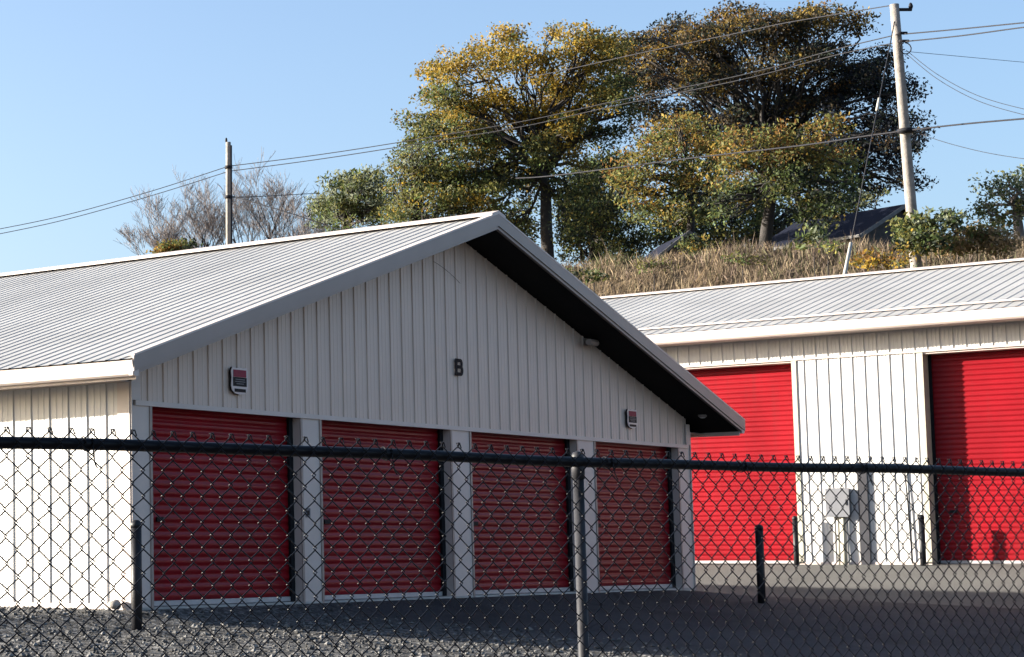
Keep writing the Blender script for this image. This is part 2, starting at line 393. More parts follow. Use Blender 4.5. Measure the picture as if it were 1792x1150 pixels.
# roof: two ribbed slopes
for s in (1, -1):
    mb = MB(); xe = -OX if s > 0 else W + OX
    nrm = Vector((-SL * s, 0, 1)).normalized()
    sheet(mb, profile(-OY, LB + OY, 'roof', 0.218, -OY + 0.03), lambda u: (xe - s * 0.03, u, ZE - 0.01), lambda u: (W / 2, u, ZP), nrm)
    ro = mb.build("roof", M['roof'], bld)
    # soffit below the slope (the dark underside of the overhang)
    mb = MB(); x1 = W / 2
    for y0, y1 in ((-OY + 0.03, LB + OY - 0.03),):
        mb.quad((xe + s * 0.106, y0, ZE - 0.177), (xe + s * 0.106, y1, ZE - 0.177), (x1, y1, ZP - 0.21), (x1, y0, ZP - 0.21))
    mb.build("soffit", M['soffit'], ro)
    # rake fascia at the front and rear ends
    for yy in (-OY, LB + OY):
        sg = -1 if yy < 0 else 1
        mb = MB()
        y0, y1 = sorted((yy, yy + sg * 0.03))
        A = [(xe, y0, ZE + 0.022), (xe, y1, ZE + 0.022), (xe, y1, ZE - 0.155), (xe, y0, ZE - 0.155)]
        B = [(W / 2, y0, ZP + 0.022), (W / 2, y1, ZP + 0.022), (W / 2, y1, ZP - 0.155), (W / 2, y0, ZP - 0.155)]
        mb.hexa(A, B)
        fa = mb.build("fascia", M['trimgrey'], ro)
        mb = MB()
        y2, y3 = sorted((yy + sg * 0.012, yy - sg * 0.05))
        A = [(xe, y2, ZE - 0.156), (xe, y3, ZE - 0.156), (xe, y3, ZE - 0.200), (xe, y2, ZE - 0.200)]
        B = [(W / 2, y2, ZP - 0.156), (W / 2, y3, ZP - 0.156), (W / 2, y3, ZP - 0.200), (W / 2, y2, ZP - 0.200)]
        mb.hexa(A, B); mb.build("drip_edge", M['trimgrey'], fa)
        mb = MB()                                # rake flashing lying on the roof edge
        y2, y3 = sorted((yy + sg * 0.034, yy - sg * 0.11))
        A = [(xe, y2, ZE + 0.023), (xe, y3, ZE + 0.040), (xe, y3, ZE + 0.043), (xe, y2, ZE + 0.046)]
        B = [(W / 2, y2, ZP + 0.023), (W / 2, y3, ZP + 0.040), (W / 2, y3, ZP + 0.043), (W / 2, y2, ZP + 0.046)]
        mb.hexa(A, B); mb.build("rake_flashing", M['trim'], fa)
    xa, xb = sorted((xe + s * 0.135, xe + s * (OX - 0.034)))
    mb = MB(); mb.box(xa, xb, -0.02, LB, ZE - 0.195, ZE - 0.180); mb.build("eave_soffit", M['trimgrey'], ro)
    # eave gutter: a box section with rolled lip
    mb = MB(); sec = [(0.0, -0.005), (-0.10, 0.0), (-0.125, -0.012), (-0.115, -0.06), (-0.095, -0.165), (-0.07, -0.185), (0.0, -0.185)]
    poly = [(xe + s * (a + 0.105), -OY - 0.015, ZE - 0.02 + z) for a, z in sec]
    if s < 0: poly = poly[::-1]
    mb.prism(poly, (0, LB + 2 * OY + 0.03, 0)); mb.build("gutter", M['trim'], ro)
    mb = MB(); mb.box(min(xe + s * 0.106, xe + s * 0.13), max(xe + s * 0.106, xe + s * 0.13), -OY + 0.03, LB + OY - 0.03, ZE - 0.24, ZE - 0.03); mb.build("eave_board", M['trim'], ro)
mb = MB()
for s in (1, -1):
    a = W / 2 - s * 0.20
    mb.hexa([(W / 2, -OY - 0.034, ZP + 0.075), (a, -OY - 0.034, ZP + 0.075 - 0.2 * SL), (a, -OY - 0.034, ZP + 0.045 - 0.2 * SL), (W / 2, -OY - 0.034, ZP + 0.045)],
            [(W / 2, LB + OY + 0.03, ZP + 0.075), (a, LB + OY + 0.03, ZP + 0.075 - 0.2 * SL), (a, LB + OY + 0.03, ZP + 0.045 - 0.2 * SL), (W / 2, LB + OY + 0.03, ZP + 0.045)])
mb.build("ridge_cap", M['trim'], bld)

# the letter: bold condensed B built from swept strokes
def stroke(mb, pts, wd, y0, y1):
    pts = [Vector((p[0], 0, p[1])) for p in pts]
    L = []; Rr = []
    for k, p in enumerate(pts):
        t = (pts[min(k + 1, len(pts) - 1)] - pts[max(k - 1, 0)]).normalized(); nn = Vector((-t.z, 0, t.x))
        L.append(p + nn * wd / 2); Rr.append(p - nn * wd / 2)
    for k in range(len(pts) - 1):
        q = [L[k], L[k + 1], Rr[k + 1], Rr[k]]
        mb.hexa([(v.x, y1, v.z) for v in q], [(v.x, y0, v.z) for v in q])
mb = MB(); bx, bz, bw, bh = 7.555, 3.222, 0.215, 0.25
stroke(mb, [(bx + 0.028, bz), (bx + 0.028, bz + bh)], 0.056, -0.036, -0.027)
def bowl(za, zb, xr):
    r = (zb - za) / 2; pts = [(bx + 0.04, za)]
    for k in range(9):
        g = -math.pi / 2 + math.pi * k / 8
        pts.append((bx + xr - r * 0.75 + r * 0.75 * math.cos(g), (za + zb) / 2 + r * math.sin(g)))
    return pts + [(bx + 0.04, zb)]
stroke(mb, bowl(bz + 0.024, bz + 0.130, bw - 0.02), 0.050, -0.0375, -0.0275)
stroke(mb, bowl(bz + 0.132, bz + bh - 0.024, bw - 0.032), 0.049, -0.038, -0.028)
mb.build("letter", M['letter'], bld)
# thin loose cable near the apex, unit plaque on the first post
mb = MB(); mb.tube([(7.0 + 0.15 * k, -0.034, 4.86 - 0.012 * k * k * 0.35 - 0.03 * k) for k in range(6)], 0.003, 5); mb.build("loose_cable", M['cable'], bld)
mb = MB(); mb.box(3.63, 3.73, -0.032, -0.021, 1.10, 1.22); pl = mb.build("plaque", M['box'], bld)
mb = MB(); mb.box(3.655, 3.705, -0.036, -0.0325, 1.13, 1.19); mb.build("plaque_mark", M['signblack'], pl)

# security signs (shield shaped)
def shield(cx, cz, w_, h_, y):
    pts = []
    for x, z in ((-.42, .5), (-.2, .46), (0, .5), (.2, .46), (.42, .5), (.5, .36), (.47, .1), (.5, -.2), (.44, -.36), (.28, -.46), (0, -.5), (-.28, -.46), (-.44, -.36), (-.5, -.2), (-.47, .1), (-.5, .36)):
        pts.append((cx + x * w_, y, cz + z * h_))
    return pts
def sign(cx, cz, w_, h_, label):
    t = empty("security_sign", (cx, -0.03, cz)); tag(t, label, "sign", "shield shaped security signs on the gable")
    mb = MB(); mb.prism(shield(cx, cz, w_, h_, -0.05)[::-1], (0, 0.022, 0)); mb.build("back_plate", M['signblack'], t)
    mb = MB(); mb.prism(shield(cx, cz, w_, h_, -0.062)[::-1], (0, 0.010, 0)); mb.build("face_plate", M['signwhite'], t)
    mb = MB(); mb.box(cx - .38 * w_, cx + .38 * w_, -0.067, -0.0625, cz + .14 * h_, cz + .40 * h_); mb.build("red_panel", M['signred'], t)
    mb = MB(); mb.box(cx - .40 * w_, cx + .40 * w_, -0.067, -0.0625, cz - .20 * h_, cz + .13 * h_); p = mb.build("black_panel", M['signblack'], t)
    mb = MB()
    for k, (z, l) in enumerate(((.05, .28), (-.03, .30), (-.11, .22))): mb.box(cx - l * w_, cx + l * w_, -0.070, -0.0675, cz + z * h_ - .015 * h_, cz + z * h_ + .015 * h_)
    mb.build("small_print", M['box'], p)
    mb = MB(); mb.box(cx - .32 * w_, cx + .34 * w_, -0.067, -0.0625, cz - .41 * h_, cz - .29 * h_); mb.build("lower_strip", M['signblack'], t)
sign(2.15, 2.82, 0.36, 0.35, "white shield sign with red and black panels, above first red door")
sign(13.22, 2.83, 0.36, 0.32, "shield sign near the low right end of the gable above fourth door")

# soffit lamp and a small fixture under the right slope
def under(x): return ZE + SL * (W + OX - x) - 0.21
q = P(1229, 719, 40); d_ = ray(1229, 719); yy = -0.36; q = EYE + d_ * ((yy - EYE.y) / d_.y)
t = empty("soffit_light", (q.x, yy, under(q.x))); tag(t, "small round pale light recessed in black soffit at low right eave", "light")
mb = MB(); mb.lathe((q.x, yy, under(q.x)), [(0.05, -0.035), (0.075, -0.02), (0.08, 0.01)], 14); mb.build("trim_ring", M['trimgrey'], t, True)
mb = MB(); mb.lathe((q.x, yy, under(q.x)), [(0.02, -0.05), (0.045, -0.045), (0.05, -0.036)], 14); mb.build("lens", M['lens'], t, True)
d_ = ray(1036, 601); q = EYE + d_ * ((-0.12 - EYE.y) / d_.y)
t = empty("security_camera", tuple(q)); tag(t, "small pale camera-like fixture tucked under black soffit halfway down right slope", "fixture")
mb = MB(); mb.box(q.x - .10, q.x + .04, -0.03, 0.0, q.z - .03, q.z + .09); mb.build("mount_plate", M['trimgrey'], t)
mb = MB(); mb.tube([(q.x - .28, -0.20, q.z - 0.0), (q.x + .10, -0.14, q.z + 0.01)], [0.05, 0.055], 10); mb.build("housing", M['trimgrey'], t)

# ------------------------------------------------------------------ second storage building
XE, ZCE, XR, ZR = XC - 0.69, 5.36, 30.37, 7.12
YA, YB = -14.0, 34.0
DC = [(1.644 + 3.66, 1.644), (-1.083, -1.083 - 3.66), (-7.6, -11.2)]
ZD = 4.612
wh = empty("storage_building", (XC + 6, 4, ZC))
tag(wh, "taller cream storage building with tall red roll-up doors behind the gabled one", "storage building", "ribbed metal storage buildings")
mb = MB()
sheet(mb, profile(YA, YB, 'wall', 0.256, 0.07), lambda u: (XC, u, ZD + 0.04), lambda u: (XC, u, ZCE - 0.22), (-1, 0, 0))
cuts = sorted([YA, YB] + [e for d in DC for e in d])
for k in range(0, len(cuts), 2):
    a, b_ = cuts[k], cuts[k + 1]
    a2 = a if a == YA else a + 0.10; b2 = b_ if b_ == YB else b_ - 0.10
    sheet(mb, profile(a2, b2, 'wall', 0.256, 0.07), lambda u: (XC - 0.006, u, ZC), lambda u: (XC - 0.006, u, ZD + 0.035), (-1, 0, 0))
mb.build("front_wall", M['cream'], wh)
mb = MB(); mb.box(XC - 0.045, XC - 0.007, YA, YB, ZD + 0.036, ZD + 0.075)
mb.build("header_trim", M['trim'], wh)
for k in range(0, len(cuts), 2):
    mb = MB(); mb.box(XC - 0.03, XC - 0.0075, cuts[k], cuts[k + 1], ZC - 0.10, ZC + 0.03)
    mb.build("base_trim", M['trim'], wh)
for d in DC:
    for e, s in ((d[0], 1), (d[1], -1)):
        mb = MB(); y0, y1 = sorted((e, e + s * 0.10))
        mb.box(XC - 0.03, XC + 0.36, y0, y1, ZC, ZD + 0.035); mb.build("door_jamb", M['conduit'], wh)
    mb = MB(); mb.box(XC, XC + 0.36, d[1], d[0], ZD, ZD + 0.036); mb.build("door_head", M['trim'], wh)
for d in DC[:2]: rollup(wh, (XC, d[0]), (XC, d[1]), ZC, ZD, (-1, 0, 0), 0.33)
rollup(wh, (XC, DC[2][0]), (XC, DC[2][1]), ZC, ZD, (-1, 0, 0), 0.33)
mb = MB()
for yy, sg in ((YA, -1), (YB, 1)):
    for a, b_ in ((XC, XR), (XR, 2 * XR - XC)):
        sheet(mb, profile(a, b_, 'wall', 0.305, 0.1), lambda u: (u, yy, ZC - 0.3), lambda u: (u, yy, ZCE + (ZR - ZCE) / (XR - XE) * (min(u, 2 * XR - u) - XE) - 0.22), (0, sg, 0))
sheet(mb, profile(YA, YB, 'wall', 0.305, 0.1), lambda u: (2 * XR - XC, u, ZC - 0.5), lambda u: (2 * XR - XC, u, ZCE - 0.1), (1, 0, 0))
mb.build("outer_wall", M['cream'], wh)
S2 = (ZR - ZCE) / (XR - XE)
for s in (1, -1):
    xe = XE if s > 0 else 2 * XR - XE
    nrm = Vector((-S2 * s, 0, 1)).normalized()
    mb = MB(); sheet(mb, profile(YA - .5, YB + .5, 'roof', 0.256, 0.05), lambda u: (xe - s * 0.03, u, ZCE + 0.005), lambda u: (XR, u, ZR), nrm)
    ro = mb.build("roof", M['roof'], wh)
    mb = MB(); mb.quad((xe + s * 0.03, YA - .45, ZCE - 0.22), (xe + s * 0.03, YB + .45, ZCE - 0.22), (XC - 0.02 if s > 0 else 2 * XR - XC, YB + .45, ZCE - 0.22), (XC - 0.02 if s > 0 else 2 * XR - XC, YA - .45, ZCE - 0.22))
    mb.build("soffit", M['trim'], ro)
    mb = MB(); sec = [(0.0, 0.0), (-0.09, 0.0), (-0.11, -0.015), (-0.09, -0.19), (-0.06, -0.225), (0.0, -0.225)]
    poly = [(xe + s * a, YA - .5, ZCE - 0.01 + z) for a, z in sec]
    if s < 0: poly = poly[::-1]
    mb.prism(poly, (0, YB - YA + 1, 0)); mb.build("gutter", M['trim'], ro)
    # snow rail: a bar on clips, one row above the eave
    if s > 0:
        for du, zz in ((0.60, 0.035),):
            mb = MB(); xx = xe + du; z0 = ZCE + S2 * du + zz
            mb.box(xx - 0.045, xx + 0.045, YA, YB, z0, z0 + 0.03)
            k = YA + 0.1
            while k < YB:
                mb.box(xx - 0.008, xx + 0.008, k, k + 0.02, z0 - 0.05, z0 - 0.001); k += 0.512
            mb.build("snow_rail", M['trim'], ro)
mb = MB()
for s in (1, -1):
    a = XR - s * 0.2
    mb.hexa([(XR, YA - .52, ZR + 0.075), (a, YA - .52, ZR + 0.075 - 0.2 * S2), (a, YA - .52, ZR + 0.045 - 0.2 * S2), (XR, YA - .52, ZR + 0.045)],
            [(XR, YB + .52, ZR + 0.075), (a, YB + .52, ZR + 0.075 - 0.2 * S2), (a, YB + .52, ZR + 0.045 - 0.2 * S2), (XR, YB + .52, ZR + 0.045)])
mb.build("ridge_cap", M['trim'], wh)
mb = MB(); mb.box(XC + 0.0, 2 * XR - XC, YA, YB, ZC - 0.6, ZC - 0.02); mb.build("foundation", M['concrete'], wh)

# electrical box on its conduit
t = empty("electrical_box", (XC, 0.75, ZC)); tag(t, "grey electrical box on a cream conduit between the tall red doors", "electrical box")
mb = MB(); mb.box(XC - 0.15, XC - 0.03, 0.50, 0.97, 1.32, 1.90)
o = mb.build("box", M['box'], t)
mb = MB(); mb.box(XC - 0.170, XC - 0.151, 0.49, 0.98, 1.31, 1.91); mb.build("lid", M['box'], o)
mb = MB(); mb.box(XC - 0.182, XC - 0.171, 0.53, 0.56, 1.55, 1.67); mb.build("hasp", M['guide'], o)
mb = MB(); mb.tube([(XC - 0.09, 0.66, 1.32), (XC - 0.09, 0.66, 0.8), (XC - 0.11, 0.645, ZC - 0.1)], [0.035, 0.04, 0.055], 10); mb.build("conduit", M['conduit'], t, True)
mb = MB(); mb.tube([(XC - 0.08, 0.77, 1.32), (XC - 0.08, 0.78, ZC - 0.1)], 0.022, 8); mb.build("conduit", M['conduit'], t, True)
t = empty("wall_band", (XC - .05, 0.22, ZC)); tag(t, "narrow grey upright duct on cream wall right of the electrical box", "band")
mb = MB(); mb.box(XC - 0.075, XC - 0.034, 0.14, 0.33, ZC - 0.05, 2.40); mb.build("band", M['band'], t)  # raised dark grey upright band on the wall
mb = MB(); mb.box(XC - 0.085, XC - 0.033, 0.13, 0.34, 2.40, 2.43); mb.build("cap", M['band'], t)
mb = MB(); mb.tube([(XC - 0.06, 0.13, 2.39), (XC - 0.06, -0.62, 2.37)], 0.02, 8); mb.build("pipe", M['band'], t, True)
t = empty("wall_conduit", (XC - .05, -0.72, ZC)); tag(t, "thin dark wire conduit down cream wall beside the right tall door", "conduit")
mb = MB(); mb.tube([(XC - 0.05, -0.62, 2.37), (XC - 0.05, -0.66, 1.6), (XC - 0.05, -0.70, ZC)], 0.014, 6); mb.build("pipe", M['cable'], t, True)

# ------------------------------------------------------------------ bollards
def bollard(x, y, ztop, r, label, m=None):
    z0 = ground(x, y); t = empty("bollard", (x, y, z0)); tag(t, label, "bollard", "steel pipe bollards guarding the buildings")
    h = ztop - z0
    mb = MB(); mb.lathe((x, y, z0), [(r, -0.3), (r, h - 0.02)], 18); mb.build("pipe", M['black'], t, True)
    mb = MB(); mb.lathe((x, y, z0), [(r * 1.06, h - 0.05), (r * 1.06, h - 0.01), (r * 0.9, h + 0.015), (r * 0.5, h + 0.035), (r * 0.1, h + 0.04)], 18); mb.build("cap", M['black'], t, True)
def bpos(x, y, D): q = P(x, y, D); return q
q = bpos(238, 916, 23.4); bollard(q.x, q.y, q.z, 0.062, "thick black bollard before left corner of the gabled building")
q = bpos(1328, 922, 37.0); bollard(q.x, q.y, q.z, 0.068, "dark bollard standing off the right corner of the gabled building")
d_ = ray(1391, 906); q = EYE + d_ * ((XC - 0.30 - EYE.x) / d_.x); bollard(q.x, q.y, q.z, 0.055, "slim bollard at right edge of the left tall red door")
d_ = ray(1612, 904); q = EYE + d_ * ((XC - 0.34 - EYE.x) / d_.x); bollard(q.x, q.y, q.z, 0.060, "black bollard on cream wall at left edge of right tall door")

# small stone at the foot of the side wall
def rock(c, r, sq=0.7, seed=0):
    mb = MB(); n = 10; c = Vector(c)
    rows = 7
    for i in range(rows):
        a = -math.pi / 2 + math.pi * i / (rows - 1)
        for j in range(n):
            g = 2 * math.pi * j / n; d = Vector((math.cos(a) * math.cos(g), math.cos(a) * math.sin(g), math.sin(a)))
            rr = r * (1 + 0.3 * noise.noise(d * 1.7 + Vector((seed, 0, 0)))); mb.v.append((c.x + d.x * rr, c.y + d.y * rr, c.z + d.z * rr * sq))
    for i in range(rows - 1):
        for j in range(n): mb.f.append((i * n + j, i * n + (j + 1) % n, (i + 1) * n + (j + 1) % n, (i + 1) * n + j))
    return mb
d_ = ray(201, 1058); q = EYE + d_ * ((-0.13 - EYE.x) / d_.x)
tag(rock((q.x, q.y, q.z), 0.085).build("stone", M['stone'], None, True), "small grey brown stone at foot of white side wall", "stone")

# ------------------------------------------------------------------ chain-link fence
HR = EYE.z + 0.285
FA = Pz(0, 776, HR); FB = Pz(1792, 829, HR)
fd = (FB - FA); fd.z = 0; flen = fd.length; fd.normalize(); fn = Vector((fd.y, -fd.x, 0))
if (EYE - FA).dot(fn) < 0: fn = -fn               # towards the camera
def fp(s, z, off=0.0): return Vector((FA.x, FA.y, 0)) + fd * s + fn * off + Vector((0, 0, z))
fence = empty("chain_link_fence", tuple(fp(flen / 2, ground(*fp(flen / 2, 0).xy)))); tag(fence, "black chain-link fence with top rail across the foreground", "fence")
s0, s1 = -1.3, flen + 1.5
RR = 0.0165
def sag(s): return 0.005 * math.sin(s * 1.7 + .4) + 0.0015 * math.sin(s * 5.3) 
n = 40; mb = MB(); mb.tube([fp(s0 + (s1 - s0) * k / n, HR + sag(s0 + (s1 - s0) * k / n)) for k in range(n + 1)], RR, 14); mb.build("top_rail", M['vinyl'], fence, True)
DW, DH = 0.0685, 0.0705                           # diamond width and height
mb = MB(); HWD = DW / 2; ztop = HR + 0.036
rr = random.Random(3)
for k in range(int((s1 - s0) / HWD)):
    s = s0 + k * HWD; od = k % 2; gz = ground(*fp(s, 0).xy) + 0.03
    jit = rr.uniform(-0.003, 0.003)
    pts = []; i = 0; z = ztop + sag(s)
    # wire zigzags between s and s + DW; neighbours meet and hook at the corners
    while z > gz:
        rt = (i + od) % 2
        a = s + (HWD if rt else 0) + (0.003 if rt else -0.003) + jit * math.sin(i * .7) + rr.uniform(-0.0018, 0.0018)
        off = 0.026 + (0.0045 if rt else -0.0035)
        b_ = 1 if rt else -1
        pts.append(fp(a - b_ * 0.0045, z + 0.005, 0.026)); pts.append(fp(a, z, off)); pts.append(fp(a - b_ * 0.0045, z - 0.005, 0.026 + (0.003 if rt else -0.002)))
        z -= DH / 2; i += 1
    # knuckled top end: bent over to a small hook
    e = pts[1] if not od else pts[1]
    sgn = -1 if od else 1
    pts = [pts[1] + fd * (sgn * 0.015) + Vector((0, 0, -0.012)) + fn * 0.006, pts[1] + fd * (sgn * 0.010) + Vector((0, 0, 0.004)) + fn * 0.005] + [pts[1] + Vector((0, 0, 0.004))] + pts[2:]
    mb.tube(pts, 0.0020, 5, cap=False)
mb.build("wire_mesh", M['vinyl'], fence, True)
# posts
ps = None
d_ = ray(1019, 900)
# where the sight line crosses the fence line
A2 = Vector((fd.x, -d_.x)); det = fd.x * (-d_.y) - (-d_.x) * fd.y
bx_ = EYE.x - FA.x; by_ = EYE.y - FA.y
ps = (bx_ * (-d_.y) - (-d_.x) * by_) / det
for s in (ps - 3.0, ps, ps + 3.0):
    if s < s0 - 1.9 or s > s1 + 1: continue
    if s < s0 or s > s1: continue
    gz = ground(*fp(s, 0).xy); mb = MB()
    c = fp(s, 0, -0.012)
    mb.lathe((c.x, c.y, 0), [(0.0175, gz - 0.4), (0.0175, HR - 0.012)], 16); po = mb.build("line_post", M['post'], fence, True)
    mb = MB(); mb.lathe((c.x, c.y, HR), [(0.0205, -0.06), (0.0215, -0.02), (0.020, 0.016), (0.015, 0.027), (0.004, 0.030)], 16); mb.build("post_cap", M['post'], po, True)
def s_at(x, y):
    d_ = ray(x, y); det = fd.x * (-d_.y) - (-d_.x) * fd.y
    return (bx_ * (-d_.y) - (-d_.x) * by_) / det
for x in (143, 668, 1055, 1290, 1502):
    s = s_at(x, 800); mb = MB(); pts = []
    for k in range(15):
        g = 2 * math.pi * k / 12
        pts.append(fp(s + 0.004 * k * 0.5, HR + sag(s) + math.sin(g) * (RR + 0.0035), math.cos(g) * (RR + 0.0035)))
    pts.append(fp(s + 0.018, HR - 0.045, 0.034)); pts.append(fp(s + 0.024, HR - 0.062, 0.040))
    mb.tube(pts, 0.0020, 5); mb.build("wire_tie", M['vinyl'], fence, True)
#TREES
# ------------------------------------------------------------------ plants
def mesh_np(name, V, faces_n, k, m, parent, tint, org):
    """mesh of faces_n polygons with k corners each, own vertices, one colour per polygon"""
    me = bpy.data.meshes.new(name); nv = faces_n * k
    me.vertices.add(nv); me.vertices.foreach_set("co", (V - np.array(org)).astype(np.float32).ravel())
    me.loops.add(nv); me.loops.foreach_set("vertex_index", np.arange(nv, dtype=np.int32))
    me.polygons.add(faces_n); me.polygons.foreach_set("loop_start", np.arange(0, nv, k, dtype=np.int32))
    me.polygons.foreach_set("loop_total", np.full(faces_n, k, dtype=np.int32))
    me.update()
    at = me.attributes.new("tint", 'FLOAT_COLOR', 'POINT')
    c = np.ones((nv, 4), np.float32); c[:, :3] = np.repeat(tint, k, axis=0); at.data.foreach_set("color", c.ravel())
    me.materials.append(m); me.validate()
    o = bpy.data.objects.new(name, me); COL.objects.link(o); o.parent = parent
    return o

def leaves(centres, tints, per, sigma, size, long=1.5):
    n = len(centres) * per
    c = np.repeat(centres, per, axis=0) + np.clip(RNG.normal(0, 1, (n, 3)), -1.5, 1.5) * sigma * np.array([1.1, 1.1, 0.5])
    t = np.repeat(tints, per, axis=0) * RNG.uniform(0.65, 1.35, (n, 1))
    a = RNG.normal(0, 1, (n, 3)); a[:, 2] -= 0.35; a /= np.linalg.norm(a, axis=1)[:, None]
    b = np.cross(a, RNG.normal(0, 1, (n, 3)) + np.array([0, 0, 1.2])); b /= np.linalg.norm(b, axis=1)[:, None] + 1e-9
    s = size * RNG.uniform(0.6, 1.35, (n, 1))
    s = s * 0.80; L = a * s * long * 0.5; Wd = b * s * 0.42
    V = np.stack([c - L, c - L * 0.1 + Wd, c + L, c - L * 0.1 - Wd], axis=1).reshape(-1, 3)
    return V, n, np.clip(t, 0, 1)

def lobe_points(C, rad, n, gap, seed):
    out = []
    for _ in range(n):
        d = RNG.normal(0, 1, 3); d /= np.linalg.norm(d)
        r = RNG.uniform(0.12, 1) ** 0.42
        p = np.array(C) + d * r * np.array(rad)
        if gap > -1 and noise.noise(Vector(p * 0.55) + Vector((seed, 0, 0))) < gap: continue
        out.append(p)
    return out

def limb(mb, a, b, r0, r1, n=6, wob=0.08, seg=5):
    a = Vector(a); b = Vector(b); L = (b - a).length; pts = []; rs = []
    for k in range(seg + 1):
        t = k / seg; p = a.lerp(b, t)
        if 0 < k < seg: p += Vector(RNG.normal(0, 1, 3) * wob * L * 0.5)
        p.z += 0.10 * L * math.sin(t * math.pi) * (1 if b.z > a.z else -0.3)
        pts.append(p); rs.append(r0 + (r1 - r0) * t)
    mb.tube(pts, rs, n); return pts

def tree(name, label, cat, D, trunk, lobes, pal, size, per=9, sigma=0.32, dens=1.0, gap=-0.08, group=None, bark='bark', twigs=5, seed=0, crownname="crown", long=1.5, depth=0.85):
    """trunk: [(px, py, radius m)...] from low to high; lobes: [(px, py, rx, ry, depth offset, palette weights)...]"""
    bx = P(trunk[0][0], trunk[0][1], D); gz = ground(bx.x, bx.y)
    root = empty(name, (bx.x, bx.y, gz)); tag(root, label, cat, group)
    tp = [Vector((bx.x, bx.y, gz - 0.3))] + [P(x, y, D) for x, y, r in trunk]
    if tp[1].z <= gz: tp.pop(1)
    tr = [trunk[0][2] * 1.15] + [r for *_, r in trunk][-(len(tp) - 1):]
    mb = MB(); mb.tube(tp, tr, 10)
    cs = []; tn = []; pm = pxm(D)
    fork = [tp[-1], tp[-1].lerp(tp[-2], 0.3), tp[-1].lerp(tp[-2], 0.55)]
    for li, (x, y, rx, ry, dz, wts) in enumerate(lobes):
        C = P(x, y, D + dz); rad = (rx / pm * depth, rx / pm * depth, ry / pm)
        rad = (rx / pm, rx / pm, ry / pm)
        n = int(dens * 46 * (rad[0] * rad[0] * rad[2]) ** 0.72)
        pts = lobe_points(C, rad, max(6, n), gap, seed + li * 3.7)
        if not pts: continue
        wts = np.array(wts, float); wts /= wts.sum()
        for p in pts:
            cs.append(p); tn.append(np.array(pal[RNG.choice(len(pal), p=wts)]) * RNG.uniform(0.75, 1.25))
        if len(lobes) > 20 and li % 2: continue
        fk = fork[(li // 2) % 3] if len(tp) > 2 else fork[0]
        r0_ = min(.13, tr[-1] * 0.5); ep = limb(mb, fk, C, r0_, min(.035, r0_ * .6), 6, 0.10, 6)
        idx = RNG.choice(len(pts), min(twigs, len(pts)), replace=False)
        for i in idx: limb(mb, ep[3 + int(RNG.integers(0, 3))], pts[i], min(.035, r0_ * .55), min(.012, r0_ * .3), 4, 0.10, 4)
    mb.build("trunk", M[bark], root, True)
    V, n, t = leaves(np.array(cs), np.array(tn), per, sigma, size, long)
    mesh_np(crownname, V, n, 4, M['leaf'], root, t, root.location)
    return root

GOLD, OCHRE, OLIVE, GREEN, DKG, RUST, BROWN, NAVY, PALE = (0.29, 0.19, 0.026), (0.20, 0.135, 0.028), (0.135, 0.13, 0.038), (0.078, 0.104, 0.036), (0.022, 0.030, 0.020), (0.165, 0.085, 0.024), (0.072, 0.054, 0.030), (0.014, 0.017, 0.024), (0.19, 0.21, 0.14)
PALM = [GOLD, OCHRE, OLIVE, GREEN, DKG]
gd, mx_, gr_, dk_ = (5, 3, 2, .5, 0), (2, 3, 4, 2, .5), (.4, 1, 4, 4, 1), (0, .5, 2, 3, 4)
TG = "broadleaf trees on the hill behind the buildings"
def inside(p, poly):
    x, y = p; c = False; n = len(poly)
    for k in range(n):
        (x0, y0), (x1, y1) = poly[k], poly[k - 1]
        if (y0 > y) != (y1 > y) and x < (x1 - x0) * (y - y0) / (y1 - y0) + x0: c = not c
    return c
def crown(poly, n, r0, r1, wfun, holes=(), seed=0, dz=3.0, flat=0.72):
    """foliage masses filling a crown outline (photo pixels), each with its own depth, size and leaf colours"""
    rn = random.Random(seed); xs = [p[0] for p in poly]; ys = [p[1] for p in poly]; out = []; tries = 0
    while len(out) < n and tries < 6000:
        tries += 1; x, y = rn.uniform(min(xs), max(xs)), rn.uniform(min(ys), max(ys)); r = rn.uniform(r0, r1)
        if not all(inside((x + a * r * .62, y + b * r * flat * .62), poly) for a, b in ((1, 0), (-1, 0), (0, 1), (0, -1))): continue
        if any(((x - hx) / (ha + r * .5)) ** 2 + ((y - hy) / (hb + r * .35)) ** 2 < 1 for hx, hy, ha, hb in holes): continue
        if any(abs(x - o[0]) < r * .42 and abs(y - o[1]) < r * .34 for o in out) and tries < 4000: continue
        out.append((x, y, r, r * flat, rn.uniform(-dz, dz), wfun(x, y, rn)))
    return out
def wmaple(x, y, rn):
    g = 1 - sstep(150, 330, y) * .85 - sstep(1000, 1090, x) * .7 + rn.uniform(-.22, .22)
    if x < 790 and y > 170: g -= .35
    return gd if g > .72 else mx_ if g > .42 else gr_ if g > .18 else dk_
